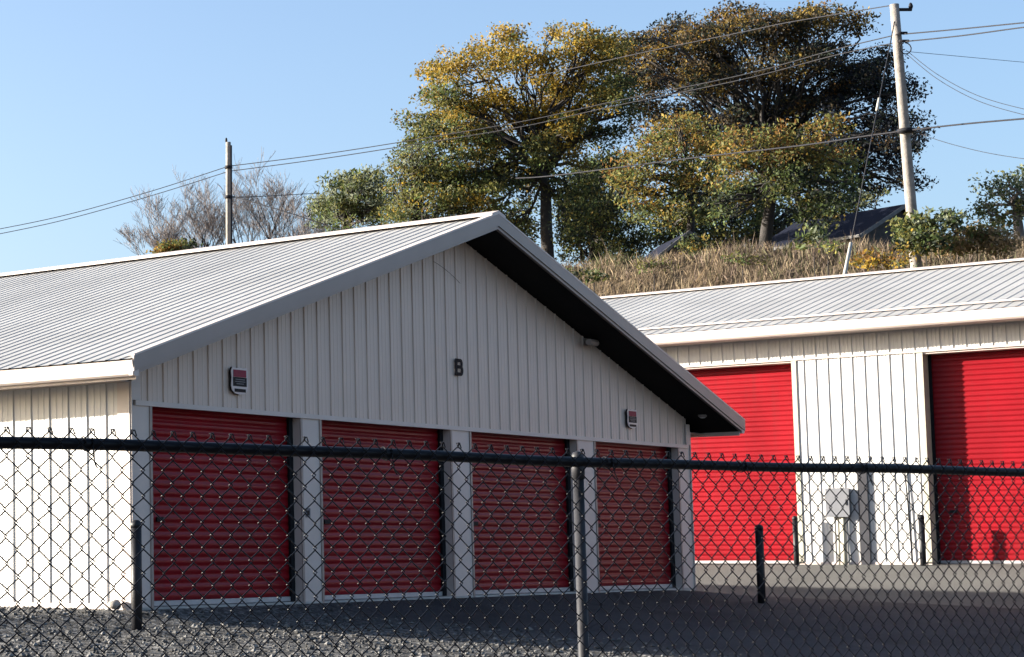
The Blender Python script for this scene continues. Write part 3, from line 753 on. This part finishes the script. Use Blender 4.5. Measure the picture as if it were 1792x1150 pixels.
tree("maple_tree", "large golden yellow broadleaf tree with dark trunk above the gable peak", "tree", 100,
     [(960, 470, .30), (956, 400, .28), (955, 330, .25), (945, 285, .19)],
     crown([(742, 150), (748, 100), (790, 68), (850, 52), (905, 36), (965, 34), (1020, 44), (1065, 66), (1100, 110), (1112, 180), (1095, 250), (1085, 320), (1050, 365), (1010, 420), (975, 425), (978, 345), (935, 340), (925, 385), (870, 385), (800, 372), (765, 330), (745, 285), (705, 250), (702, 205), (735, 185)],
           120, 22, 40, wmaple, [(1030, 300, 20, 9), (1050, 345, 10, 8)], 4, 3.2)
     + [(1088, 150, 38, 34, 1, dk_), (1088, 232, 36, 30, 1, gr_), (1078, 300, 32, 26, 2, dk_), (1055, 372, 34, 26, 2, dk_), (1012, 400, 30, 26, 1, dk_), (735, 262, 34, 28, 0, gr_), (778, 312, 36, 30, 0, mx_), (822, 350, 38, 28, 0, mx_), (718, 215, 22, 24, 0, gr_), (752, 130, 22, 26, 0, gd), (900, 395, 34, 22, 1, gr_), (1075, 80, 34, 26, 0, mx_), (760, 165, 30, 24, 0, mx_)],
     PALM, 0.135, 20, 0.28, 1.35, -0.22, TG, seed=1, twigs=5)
PALO = [RUST, OCHRE, BROWN, DKG, NAVY]
tp_, md_, dn_ = (.7, 2, 4, 3, 1), (.4, .7, 3, 4, 3), (.05, .1, 1.2, 3, 6)
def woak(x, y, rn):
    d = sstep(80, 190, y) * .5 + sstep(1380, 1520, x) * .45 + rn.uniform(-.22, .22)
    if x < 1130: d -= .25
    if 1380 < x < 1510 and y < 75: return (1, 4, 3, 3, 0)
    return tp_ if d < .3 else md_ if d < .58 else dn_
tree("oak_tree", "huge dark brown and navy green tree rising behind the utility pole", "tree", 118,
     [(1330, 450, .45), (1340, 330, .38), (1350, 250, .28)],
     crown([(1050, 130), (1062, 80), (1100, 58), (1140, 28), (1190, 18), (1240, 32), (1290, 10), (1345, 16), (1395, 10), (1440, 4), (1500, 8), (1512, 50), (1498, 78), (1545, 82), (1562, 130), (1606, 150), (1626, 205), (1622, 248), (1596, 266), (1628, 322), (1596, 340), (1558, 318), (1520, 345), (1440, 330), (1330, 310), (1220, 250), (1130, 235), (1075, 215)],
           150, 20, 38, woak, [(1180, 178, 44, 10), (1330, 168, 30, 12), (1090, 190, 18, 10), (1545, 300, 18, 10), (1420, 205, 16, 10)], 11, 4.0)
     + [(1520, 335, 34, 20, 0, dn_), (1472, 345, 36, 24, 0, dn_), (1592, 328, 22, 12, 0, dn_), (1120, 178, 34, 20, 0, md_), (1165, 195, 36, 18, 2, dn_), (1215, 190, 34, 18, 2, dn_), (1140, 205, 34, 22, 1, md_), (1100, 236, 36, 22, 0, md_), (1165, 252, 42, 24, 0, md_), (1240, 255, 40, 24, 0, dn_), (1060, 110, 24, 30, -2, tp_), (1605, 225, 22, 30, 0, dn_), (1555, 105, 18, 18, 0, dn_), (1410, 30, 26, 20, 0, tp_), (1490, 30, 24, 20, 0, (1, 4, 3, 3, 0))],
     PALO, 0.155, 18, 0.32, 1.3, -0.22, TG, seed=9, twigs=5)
PALB = [RUST, OCHRE, OLIVE, GREEN, DKG]
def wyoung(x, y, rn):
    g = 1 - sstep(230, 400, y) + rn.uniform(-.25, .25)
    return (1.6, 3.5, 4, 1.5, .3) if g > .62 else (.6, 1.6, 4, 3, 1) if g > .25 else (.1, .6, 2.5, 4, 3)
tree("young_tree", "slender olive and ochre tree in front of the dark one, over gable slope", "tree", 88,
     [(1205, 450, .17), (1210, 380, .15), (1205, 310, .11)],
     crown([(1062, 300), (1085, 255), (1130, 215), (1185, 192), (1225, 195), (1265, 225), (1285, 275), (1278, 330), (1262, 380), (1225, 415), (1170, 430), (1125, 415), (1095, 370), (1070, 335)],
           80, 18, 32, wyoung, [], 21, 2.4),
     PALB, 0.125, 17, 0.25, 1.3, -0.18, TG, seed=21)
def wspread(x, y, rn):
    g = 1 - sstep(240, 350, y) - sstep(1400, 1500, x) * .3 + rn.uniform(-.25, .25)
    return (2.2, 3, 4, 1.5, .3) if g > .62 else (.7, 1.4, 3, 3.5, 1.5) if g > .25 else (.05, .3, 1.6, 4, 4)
tree("young_tree", "spreading rust tinged tree with thick forked trunk left of dark roof", "tree", 80,
     [(1336, 455, .25), (1342, 400, .22), (1350, 345, .18), (1368, 300, .12)],
     crown([(1238, 300), (1250, 250), (1290, 222), (1350, 200), (1420, 205), (1462, 196), (1482, 230), (1505, 280), (1508, 335), (1492, 385), (1440, 404), (1400, 385), (1376, 350), (1318, 350), (1300, 392), (1250, 398), (1232, 350)],
           100, 18, 33, wspread, [(1348, 375, 18, 12)], 33, 2.4),
     PALB, 0.12, 17, 0.25, 1.25, -0.17, TG, seed=33, twigs=5)
wdark = lambda x, y, rn: dk_ if rn.random() < .45 else (0, 0, .8, 2, 4)
PALG = [PALE, GREEN, OLIVE, DKG, GOLD]
wwil = lambda x, y, rn: (4, 4, 1.5, 1, 0) if rn.random() < .6 else (2, 5, 3, 1.5, 0)
tree("willow_tree", "feathery grey green tree low on the roofline beside the bare trees", "tree", 104,
     [(605, 430, .16), (600, 370, .11)],
     crown([(532, 345), (560, 322), (580, 298), (610, 300), (640, 286), (668, 300), (690, 325), (690, 380), (660, 405), (600, 410), (555, 400), (535, 375)], 60, 16, 28, wwil, [(575, 335, 8, 6)], 41, 2.4, .9),
     PALG, 0.11, 15, 0.22, 1.05, -0.14, TG, long=2.8, seed=41)
def wbush(x, y, rn): return (2.5, 3, 4, 1, .4) if y < 310 else (.8, 3.5, 5, 1.2, 1.2) if rn.random() < .7 else (.5, 3, 4, 2.5, .3)
tree("bushy_tree", "rounded green and yellow tree between feathery tree and golden tree", "tree", 99,
     [(725, 430, .18), (722, 380, .13)],
     crown([(668, 340), (680, 300), (695, 268), (720, 240), (752, 250), (775, 285), (800, 330), (828, 365), (815, 385), (760, 400), (700, 405), (672, 385)], 64, 18, 30, wbush, [], 47, 2.4),
     PALG, 0.125, 17, 0.24, 1.25, -0.18, TG, seed=47)
tree("pale_tree", "pale green open crowned tree at right edge of the hill", "tree", 82,
     [(1786, 440, .22), (1782, 395, .17), (1778, 365, .12)],
     crown([(1700, 352), (1704, 318), (1730, 306), (1760, 298), (1792, 294), (1850, 298), (1882, 340), (1870, 400), (1800, 388), (1752, 408), (1712, 385)], 46, 15, 26, lambda x, y, rn: (5, 4, 2, .6, 0) if y < 345 else (3, 5, 3, 1, 0), [(1765, 362, 12, 8)], 52, 2),
     PALG, 0.12, 14, 0.22, 1.2, -0.14, TG, seed=52, bark='palebark')
# darker undergrowth trees low behind the gable
tree("thicket_tree", "dark thin crowned tree low behind golden tree and right gable slope", "tree", 108,
     [(1040, 500, .16), (1045, 440, .11)],
     crown([(962, 345), (985, 300), (1040, 270), (1100, 250), (1130, 340), (1145, 400), (1150, 452), (1100, 482), (1030, 486), (985, 455), (965, 400)], 80, 20, 34, wdark, [], 63, 4),
     PALM, 0.14, 15, 0.28, 1.25, -0.17, TG, seed=63, twigs=7)
tree("thicket_tree", "dark scrubby tree low between the two slender trunks on the crest", "tree", 102,
     [(1265, 480, .15), (1268, 440, .10)],
     crown([(1130, 400), (1180, 340), (1250, 320), (1330, 320), (1420, 330), (1500, 330), (1520, 372), (1470, 410), (1420, 440), (1300, 455), (1200, 455), (1150, 450)], 90, 20, 32, wdark, [(1400, 350, 10, 7)], 71, 4),
     PALM, 0.14, 15, 0.28, 1.25, -0.17, TG, seed=71, twigs=7)
tree("thicket_tree", "dark scrubby low tree under the golden tree's left side, above ridge", "tree", 110,
     [(850, 430, .14), (852, 390, .10)],
     crown([(765, 345), (800, 330), (880, 340), (940, 350), (950, 400), (930, 450), (860, 420), (790, 410)], 44, 18, 28, wdark, [], 75, 3),
     PALM, 0.16, 10, 0.28, 1.0, -0.10, TG, seed=75, twigs=6)
tree("thicket_tree", "small grey green sapling clump above the dark roof beside pole", "tree", 97,
     [(1535, 400, .1), (1532, 372, .07)],
     [(1535, 348, 26, 16, 0, (3, 2, 2, 2, 0)), (1500, 355, 22, 18, 0, (2, 2, 2, 3, 0)), (1515, 335, 16, 14, 0, (3, 2, 1, 2, 0))],
     PALG, 0.15, 8, 0.22, 1.2, -0.05, TG, seed=77)

# shrubs on the crest
SG = "shrubs on the dry hillside"
def shrub(label, D, x, y, lobes, pal, size, per=8, sig=0.16, dens=2.2, name="shrub", seed=0, gap=-0.2, long=1.6):
    tree(name, label, "shrub", D, [(x, y + 18, .016), (x, y + 10, .012)], lobes, pal, size, per, sig, dens * 2.6, -0.6, SG, twigs=3, seed=seed, crownname="foliage", long=long)
shrub("green leafy bush at the foot of the weathered utility pole", 65, 1620, 405,
      [(1600, 395, 34, 24, 0, (1, 5, 3, 1, 0)), (1640, 385, 34, 22, 0, (2, 5, 2, 1, 0)), (1620, 420, 46, 22, -.5, (1, 5, 3, 1, .3)), (1665, 385, 20, 16, 0, (3, 3, 1, 1, 0)), (1585, 425, 24, 16, -.5, (1, 5, 3, 1, 0))], PALG, 0.12, seed=80)
shrub("orange and yellow autumn bush beside the white guy wire guard", 62, 1525, 465,
      [(1515, 458, 22, 12, 0, (4, 3, 1, 0, 0)), (1545, 462, 22, 12, 0, (3, 4, 2, 0, 0)), (1530, 448, 16, 9, 0, (3, 4, 1, 0, 0))], [RUST, GOLD, OLIVE, GREEN, DKG], 0.10, seed=83)
shrub("small bright yellow weed left of the guy wire guard", 62, 1449, 445, [(1447, 434, 12, 9, 0, (0, 4, 3, 2, 0)), (1455, 428, 8, 8, 0, (0, 3, 2, 2, 0))], [RUST, (0.36, 0.33, 0.08), PALE, GREEN, DKG], 0.09, seed=85)
shrub("yellow goldenrod clump below the utility pole", 61, 1585, 455, [(1584, 440, 14, 14, 0, (1, 5, 2, 0, 0)), (1580, 458, 14, 8, 0, (1, 4, 2, 1, 0))], [RUST, GOLD, OLIVE, GREEN, DKG], 0.09, seed=87)
shrub("broad dry brown bush on the crest right of the pole", 66, 1710, 425,
      [(1690, 420, 40, 20, 0, (2, 3, 1, 1, 0)), (1730, 418, 40, 18, 0, (2, 3, 2, 0, 0)), (1665, 432, 30, 14, -.5, (2, 3, 1, 0, 0)), (1750, 432, 34, 12, -.5, (3, 3, 1, 0, 0)), (1715, 405, 30, 10, 0, (1, 1, 4, 2, 0))], [(0.24, 0.165, 0.085), (0.19, 0.135, 0.07), OLIVE, GREEN, DKG], 0.09, 9, .16, 2.6, long=2.4, seed=89)
shrub("tall pale green weeds in front of the dark roof", 64, 1425, 440, [(1420, 412, 14, 16, 0, (4, 3, 2, 1, 0)), (1400, 420, 10, 14, 0, (4, 2, 2, 1, 0)), (1432, 408, 8, 12, 0, (4, 2, 1, 1, 0))], PALG, 0.11, 8, .16, 2.0, long=2.6, seed=91)
shrub("low green weeds at left end of the hillside by the gable slope", 70, 1040, 485, [(1030, 482, 26, 10, 0, (1, 4, 4, 1, 0)), (1000, 478, 18, 10, 0, (1, 4, 4, 2, 0))], PALG, 0.11, seed=93)
shrub("low grey brown brush near the left end of the dry bank", 72, 1145, 470, [(1135, 462, 24, 9, 0, (2, 3, 1, 1, 0)), (1165, 464, 20, 8, 0, (2, 3, 2, 1, 0))], [(0.17, 0.13, 0.09), (0.13, 0.10, 0.075), OLIVE, GREEN, DKG], 0.09, long=2.2, seed=98)
shrub("low olive brush on the bank below the thick forked trunk", 70, 1300, 462, [(1290, 452, 24, 9, 0, (1, 2, 3, 2, 0)), (1325, 455, 20, 8, 0, (2, 3, 2, 1, 0))], [(0.17, 0.13, 0.09), (0.13, 0.10, 0.075), OLIVE, GREEN, DKG], 0.09, long=2.2, seed=99)
shrub("dark weedy bush on the crest hiding the small shed's right side", 79, 1225, 440, [(1215, 428, 26, 18, 0, (0, 1, 3, 3, 3)), (1245, 436, 22, 14, 0, (0, 2, 3, 3, 2))], PALM, 0.11, seed=97)
shrub("small orange brown bush at far left of the long roof ridge", 96, 306, 445,
      [(300, 432, 24, 12, 0, (3, 4, 2, 1, 1)), (325, 432, 18, 14, 1, (0, .5, 2, 2, 4)), (285, 440, 16, 9, 0, (2, 4, 3, 0, 0))], [RUST, OCHRE, OLIVE, GREEN, DKG], 0.13, 9, .2, 2.6, seed=95)

# bare trees at the left
def bare(label, D, base, top, spread, seed, thick=0.13, lean=0):
    rn = random.Random(seed); q = P(base[0], base[1], D); gz = ground(q.x, q.y)
    root = empty("bare_tree", (q.x, q.y, gz)); tag(root, label, "tree", "leafless trees behind the long roof")
    mb = MB(); tw = MB()
    T = P(*top, D); H = T.z - gz
    vr = RT.copy(); vr.z = 0; vr.normalize(); vf = Vector((-vr.y, vr.x, 0))
    def grow(p, d, L, r, lev):
        seg = 4; pts = [p]; rs = [r]; dd = d.copy()
        for k in range(seg):
            dd = (dd + Vector((rn.gauss(0, .10), rn.gauss(0, .10), rn.gauss(0.05, .06)))).normalized()
            pts.append(pts[-1] + dd * (L / seg)); rs.append(r * (1 - 0.55 * (k + 1) / seg))
        (mb if lev < 2 else tw).tube(pts, [max(x, 0.0075) for x in rs], 6 if lev < 2 else 3, cap=False)
        if lev >= 4: return
        nb = (5, 5, 5, 4)[lev]
        for b_ in range(nb):
            t = rn.uniform(0.35, 1.0) if lev else rn.uniform(0.45, 1.0)
            i = min(seg - 1, int(t * seg)); pp = pts[i].lerp(pts[i + 1], t * seg - i)
            ang = rn.uniform(0, 2 * math.pi); sp = rn.uniform(.35, .8) * spread
            nd = (dd + vr * math.cos(ang) * sp + vf * math.sin(ang) * sp + Vector((0, 0, .12))).normalized()
            grow(pp, nd, L * rn.uniform(.5, .72), max(rs[i] * .55, .008), lev + 1)
    d0 = (T - Vector((q.x, q.y, gz))).normalized()
    stem = Vector((q.x, q.y, gz - .2)); k0 = stem + d0 * (H * .44)
    mb.tube([stem, stem.lerp(k0, .5) + Vector((.05, 0, 0)), k0], [thick * 1.3, thick * 1.1, thick], 8)
    for k in range(3):
        ang = rn.uniform(0, 6.28)
        grow(k0 - d0 * rn.uniform(0, H * .12), (d0 + vr * (k - 1) * .42 * spread + vf * rn.gauss(0, .2)).normalized(), H * .33, thick * .7, 0)
    mb.build("trunk", M['bark'], root, True); tw.build("twigs", M['palebark'], root)
bare("leaning leafless tree with fine twigs left of the short pole", 112, (370, 440), (318, 305), 1.15, 5)
bare("leafless tree partly behind the short pole", 118, (425, 440), (385, 310), 1.1, 8, .10)
bare("upright leafless tree right of the short pole", 112, (461, 440), (470, 292), 1.1, 12)
bare("low leafless tree between short pole and feathery green tree", 110, (520, 440), (545, 335), 1.1, 14, .10)
bare("small scraggly leafless tree at far left above orange bush", 108, (300, 450), (262, 372), 1.15, 19, .07)

# dry grass on the hillside
N = 0; base = []
while N < 90000:
    k = 20000
    az = RNG.uniform(R(58.5), R(76.5), k); D = RNG.uniform(56, 84, k)
    x = EYE.x + np.sin(az) * D; y = EYE.y + np.cos(az) * D
    ok = x > 37.5
    pts = [(a, b_) for a, b_ in zip(x[ok], y[ok]) if noise.noise(Vector((a * .35, b_ * .35, 5))) > -0.6 + 0.4 * random.random()]
    base += pts; N = len(base)
base = np.array(base[:90000]); n = len(base)
bz = np.array([ground(a, b_) for a, b_ in base])
hgt = RNG.uniform(0.20, 0.75, n) * (0.75 + 0.5 * np.array([noise.noise(Vector((a * .6, b_ * .6, 1.7))) for a, b_ in base]))
hgt = hgt * np.where(RNG.uniform(0, 1, n) < 0.03, RNG.uniform(1.5, 2.0, n), 1.0)
hgt = np.minimum(hgt, 1.05)
lean = np.clip(RNG.normal(0, 0.36, (n, 2)), -.7, .7) * np.minimum(1, .6 / hgt)[:, None] + np.array([0.10, -0.05])
ang = RNG.uniform(0, math.pi, n); wd = RNG.uniform(0.006, 0.018, n)
dx = np.stack([np.cos(ang), np.sin(ang), np.zeros(n)], 1) * wd[:, None]
B0 = np.column_stack([base, bz - 0.04]); tip = B0 + np.column_stack([lean * hgt[:, None], hgt + 0.04]); mid = B0 + (tip - B0) * 0.55 - np.column_stack([lean * hgt[:, None] * 0.15, np.zeros(n)])
V = np.stack([B0 - dx, B0 + dx, mid + dx * .8, tip, mid - dx * .8], 1).reshape(-1, 3)
gp = np.array([(0.215, 0.165, 0.105), (0.18, 0.135, 0.09), (0.155, 0.115, 0.092), (0.115, 0.108, 0.058), (0.26, 0.21, 0.135), (0.10, 0.08, 0.062)])
pn = np.array([noise.noise(Vector((a * .22, b_ * .22, 7.7))) for a, b_ in base])
ci = np.clip((pn * 3.2 + 2.2 + RNG.normal(0, 1.1, n)).astype(int), 0, 5)
ci = np.where(np.array([noise.noise(Vector((a * .16, b_ * .16, 21.3))) for a, b_ in base]) + RNG.normal(0, .10, n) > 0.24, 6, ci)
gp = np.vstack([gp, (0.075, 0.085, 0.035)])
g = mesh_np("dry_grass", V, n, 5, M['grass'], None, gp[ci] * RNG.uniform(.75, 1.25, (n, 1)), (0, 0, 0))
tag(g, kind="stuff")
g["label"] = "tall dry tan grass covering the hillside behind the buildings"; g["category"] = "grass"

gs = mesh_np("gravel", STONES[0], STONES[1], 3, M['gravelstone'], None, STONES[2], (0, 0, 0))
tag(gs, "loose grey gravel stones on the apron before the white side wall", "gravel", kind="stuff")

# ------------------------------------------------------------------ house and shed on the hill
B_ = P(1585, 357, 89); A_ = Pz(1392, 389, B_.z)
t_ = (B_ - A_); t_.z = 0; Lr = t_.length; t_.normalize(); nf = Vector((t_.y, -t_.x, 0))
if (EYE - B_).dot(nf) < 0: nf = -nf
gz = ground(B_.x, B_.y) 
hs = empty("house", tuple(Vector((B_.x, B_.y, gz)) - t_ * Lr / 2)); tag(hs, "house with dark navy shingle roof half hidden behind crest weeds", "house")
hw, dropz = 2.9, 1.45                              # half depth, ridge to eave
def hp(s, off, z): return B_ - t_ * s + nf * off + Vector((0, 0, z - B_.z))
ZRi = B_.z; ZEa = ZRi - dropz
mb = MB()
for sg in (1, -1):
    mb.hexa([hp(-0.0, 0, ZRi), hp(-0.0, sg * hw, ZEa), hp(-0.0, sg * hw, ZEa - .12), hp(-0.0, 0, ZRi - .12)],
            [hp(Lr, 0, ZRi), hp(Lr, sg * hw, ZEa), hp(Lr, sg * hw, ZEa - .12), hp(Lr, 0, ZRi - .12)])
rf = mb.build("roof", M['darkroof'], hs)
mb = MB(); mb.hexa([hp(-.02, hw + .01, ZEa), hp(-.02, hw + .10, ZEa), hp(-.02, hw + .10, ZEa - .12), hp(-.02, hw + .01, ZEa - .12)], [hp(Lr, hw + .01, ZEa), hp(Lr, hw + .10, ZEa), hp(Lr, hw + .10, ZEa - .12), hp(Lr, hw + .01, ZEa - .12)])
mb.build("gutter", M['timber'], rf)
mb = MB(); mb.hexa([hp(-.04, 0, ZRi + .02), hp(-.005, 0, ZRi + .02), hp(-.005, 0, ZRi - .14), hp(-.04, 0, ZRi - .14)], [hp(-.04, hw, ZEa + .02), hp(-.005, hw, ZEa + .02), hp(-.005, hw, ZEa - .14), hp(-.04, hw, ZEa - .14)])
mb.build("rake_board", M['timber'], rf)
mb = MB(); a = hw - .35
pent = lambda s: [hp(s, -a, gz - .3), hp(s, a, gz - .3), hp(s, a, ZEa - .05), hp(s, 0, ZRi - .2), hp(s, -a, ZEa - .05)]
mb.prism(pent(.3), -t_ * (Lr - .6)); mb.build("wall", M['darkwood'], hs)
for s in (2.0, 5.0):
    mb = MB(); mb.hexa([hp(s, a + .01, gz + .9), hp(s + 1.1, a + .01, gz + .9), hp(s + 1.1, a + .01, gz + 2.0), hp(s, a + .01, gz + 2.0)], [hp(s, a + .05, gz + .9), hp(s + 1.1, a + .05, gz + .9), hp(s + 1.1, a + .05, gz + 2.0), hp(s, a + .05, gz + 2.0)])
    mb.build("window", M['darkroof'], hs)
L0 = P(1145, 451, 84); L1 = Pz(1205, 405, P(1205, 405, 84).z); 
ax = RT.copy(); ax.z = 0; ax.normalize(); ay = Vector((-ax.y, ax.x, 0))
if ay.dot(_fw) < 0: ay = -ay
hh = (L1 - L0); run = hh.dot(ax); rise = hh.z
gz = ground(L1.x, L1.y)
sh = empty("shed", (L1.x, L1.y, gz)); tag(sh, "small dark shed with pale sloping roof edge behind the slender tree trunk", "shed")
def spt(u, v, z): return L1 + ax * u + ay * v + Vector((0, 0, z))
mb = MB()
for sg in (1, -1):
    mb.hexa([spt(0, -.06, .0), spt(-sg * run, -.06, -rise), spt(-sg * run, -.06, -rise - .16), spt(0, -.06, -.16)], [spt(0, 4, .0), spt(-sg * run, 4, -rise), spt(-sg * run, 4, -rise - .16), spt(0, 4, -.16)])
rf = mb.build("roof", M['darkroof'], sh)
mb = MB()
for sg in (1, -1):
    mb.hexa([spt(0, -.12, .03), spt(-sg * run, -.12, -rise + .03), spt(-sg * run, -.12, -rise - .12), spt(0, -.12, -.12)], [spt(0, -.062, .03), spt(-sg * run, -.062, -rise + .03), spt(-sg * run, -.062, -rise - .12), spt(0, -.062, -.12)])
mb.build("rake_board", M['timber'], rf)
mb = MB(); q_ = run * .86
mb.prism([spt(-q_, .1, gz - L1.z - .2), spt(q_, .1, gz - L1.z - .2), spt(q_, .1, -rise * .86 - .18), spt(0, .1, -.18), spt(-q_, .1, -rise * .86 - .18)], ay * 3.8); mb.build("wall", M['darkwood'], sh)

# ------------------------------------------------------------------ utility poles and lines
PG = "wooden utility poles carrying the lines"
def pole(label, pts, D, r0, r1):
    a = P(pts[0][0], pts[0][1], D); b = P(pts[-1][0], pts[-1][1], D)
    gz = ground(a.x, a.y); d = (b - a).normalized(); foot = a - d * ((a.z - gz) / d.z + .4)
    t = empty("utility_pole", (foot.x, foot.y, gz)); tag(t, label, "utility pole", PG)
    n = 8; mb = MB(); mb.tube([foot.lerp(b, k / n) for k in range(n + 1)], [r0 + (r1 - r0) * k / n for k in range(n + 1)], 14)
    mb.build("pole", M['pole'], t, True); return t, foot, b
vr = RT.copy(); vr.z = 0; vr.normalize(); vf = Vector((_fw.x, _fw.y, 0)).normalized()
DL, DR = 82.0, 66.0
t, f0, b0 = pole("slim weathered pole with dark conduit above the long roof ridge", [(400, 432), (399.5, 249)], DL, .115, .10)
mb = MB(); c = vr * .085 - vf * .10; mb.tube([f0 + c + Vector((0, 0, .5)), b0 + c - Vector((0, 0, .15))], .055, 8); mb.build("conduit", M['cable'], t, True)
for yy in (293, 345):
    mb = MB(); q = P(400, yy, DL); mb.lathe(q, [(.15, -.06), (.16, 0), (.15, .06)], 12); mb.build("clamp_band", M['cable'], t, True)
mb = MB(); mb.lathe(b0 + vr * -.08, [(.03, 0), (.05, .05), (.04, .14), (.02, .18)], 8); mb.build("insulator", M['cable'], t, True)
t, f1, b1 = pole("tall pale weathered pole standing on the crest in front of dark tree", [(1597, 392), (1565, 8)], DR, .18, .13)
mb = MB(); q = P(1566, 17, DR); mb.tube([q - vr * .1, q + vr * .50], .05, 8); mb.build("arm", M['cable'], t, True)
mb = MB(); mb.lathe(q + vr * .48 + Vector((0, 0, .03)), [(.05, 0), (.07, .06), (.05, .14), (.02, .18)], 8); mb.build("insulator", M['cable'], t, True)
for (px, py) in ((1578, 58), (1581, 72)):
    mb = MB(); q = P(px, py, DR - .2); mb.tube([q - vr * .12, q + vr * .16], .045, 8); mb.build("insulator", M['cable'], t, True)
mb = MB(); q = P(1577, 75, DR - .25); mb.tube([q + vr * (.12 + .17 * math.sin(g * .5)) + Vector((0, 0, -.17 + .17 * math.cos(g * .5))) for g in range(13)], .018, 5); mb.build("drip_loop", M['cable'], t, True)
mb = MB(); q = P(1585, 229, DR - .2); mb.lathe(q, [(.0, -.06), (.24, -.05), (.24, .05), (.0, .06)], 12); mb.build("clamp_band", M['cable'], t, True)

def wire(label, wp, r=0.016, m='wire', name="power_line", group="overhead lines between the poles"):
    pts = [P(*q) for q in wp]; out = []
    for i in range(len(pts) - 1):
        p0, p1, p2, p3 = pts[max(0, i - 1)], pts[i], pts[i + 1], pts[min(len(pts) - 1, i + 2)]
        for k in range(8):
            u = k / 8
            out.append(0.5 * ((2 * p1) + (p2 - p0) * u + (2 * p0 - 5 * p1 + 4 * p2 - p3) * u * u + (3 * p1 - p0 - 3 * p2 + p3) * u ** 3))
    out.append(pts[-1]); mid = out[len(out) // 2]
    t = empty(name, tuple(mid)); tag(t, label, "power line", group)
    mb = MB(); mb.tube(out, r, 5); mb.build("conductor", M[m], t, True)
def dl(x): return DL + (DR - DL) * (x - 400) / 1170
wire("upper of two lines from left frame edge to the short pole", [(-60, 412, 88), (100, 380, 86), (260, 336, 84), (400, 291, DL)])
wire("lower of two lines from left frame edge to the short pole", [(-60, 421, 88), (100, 388, 86), (260, 344, 84), (400, 300, DL)])
wire("upper of the paired lines passing across golden tree between poles", [(400, 291, DL), (550, 272, dl(550)), (700, 249, dl(700)), (912, 213, dl(912)), (1073, 178, dl(1073)), (1300, 131, dl(1300)), (1461, 87, dl(1461)), (1573, 60, DR - .2)], .017)
wire("lower of the paired lines passing across golden tree between poles", [(400, 300, DL), (550, 280, dl(550)), (700, 257, dl(700)), (912, 222, dl(912)), (1073, 186, dl(1073)), (1300, 139, dl(1300)), (1461, 97, dl(1461)), (1577, 73, DR - .2)], .017)
wire("highest line slanting through the tree tops to the tall pole top", [(900, 139, 93), (973, 126, 88), (1130, 91, 80), (1300, 56, 74), (1387, 38, 71), (1570, 8, DR)], .017)
wire("upper taut line running right from the tall pole", [(1580, 60, DR - .2), (1680, 51, 64.5), (1792, 40, 63), (1900, 30, 61)], .02)
wire("lower taut line running right from the tall pole", [(1582, 73, DR - .2), (1680, 63, 64.5), (1792, 48, 63), (1900, 36, 61)], .02)
wire("thick dark cable crossing the tall pole at mid height", [(903, 312, 84), (973, 307, 81), (1200, 278, 74), (1400, 255, 69), (1517, 238, 67), (1592, 228, DR - .3), (1690, 217, 64), (1792, 208, 62), (1880, 201, 61)], .026, 'cable')
wire("upper thin sagging line right of the tall pole", [(1586, 88, DR), (1640, 130, 65), (1710, 167, 64), (1792, 191, 63), (1880, 208, 62)], .009)
wire("lower thin sagging line right of the tall pole", [(1586, 94, DR), (1640, 138, 65), (1710, 176, 64), (1792, 201, 63), (1880, 219, 62)], .009)
wire("faint nearly level line high right of the tall pole", [(1584, 90, DR), (1650, 96, 68), (1792, 109, 72), (1880, 116, 75)], .008)
wire("faint line dropping right from cable clamp on the tall pole", [(1594, 228, DR), (1650, 248, 65), (1720, 266, 64), (1792, 278, 63), (1880, 288, 62)], .009)
wire("short level line from the short pole into the feathery tree", [(403, 346, DL), (470, 343, 88), (560, 338, 102)], .016, 'cable')
wire("dark drop line slanting down right from the short pole", [(404, 343, DL), (450, 356, 81), (510, 374, 80), (600, 404, 79)], .020, 'cable')
gw0 = P(1478, 482, 60); gw1 = P(1567, 30, DR)
t = empty("guy_wire", (gw0.x, gw0.y, ground(gw0.x, gw0.y))); tag(t, "slanting guy wire with pale guard left of the tall pole", "guy wire")
mb = MB(); mb.tube([gw0 - (gw1 - gw0).normalized() * 1.2, gw1], .016, 6); mb.build("cable", M['wire'], t, True)
a_ = gw0 - (gw1 - gw0).normalized() * .5; b_ = gw0.lerp(gw1, .115); mb = MB(); mb.tube([a_, b_], [.055, .045], 8); mb.build("guard", M['yellowguard'], t, True)
q = gw0.lerp(gw1, .64); mb = MB(); mb.tube([q - (gw1 - gw0).normalized() * .25, q + (gw1 - gw0).normalized() * .25], .045, 8); mb.build("insulator", M['yellowguard'], t, True)
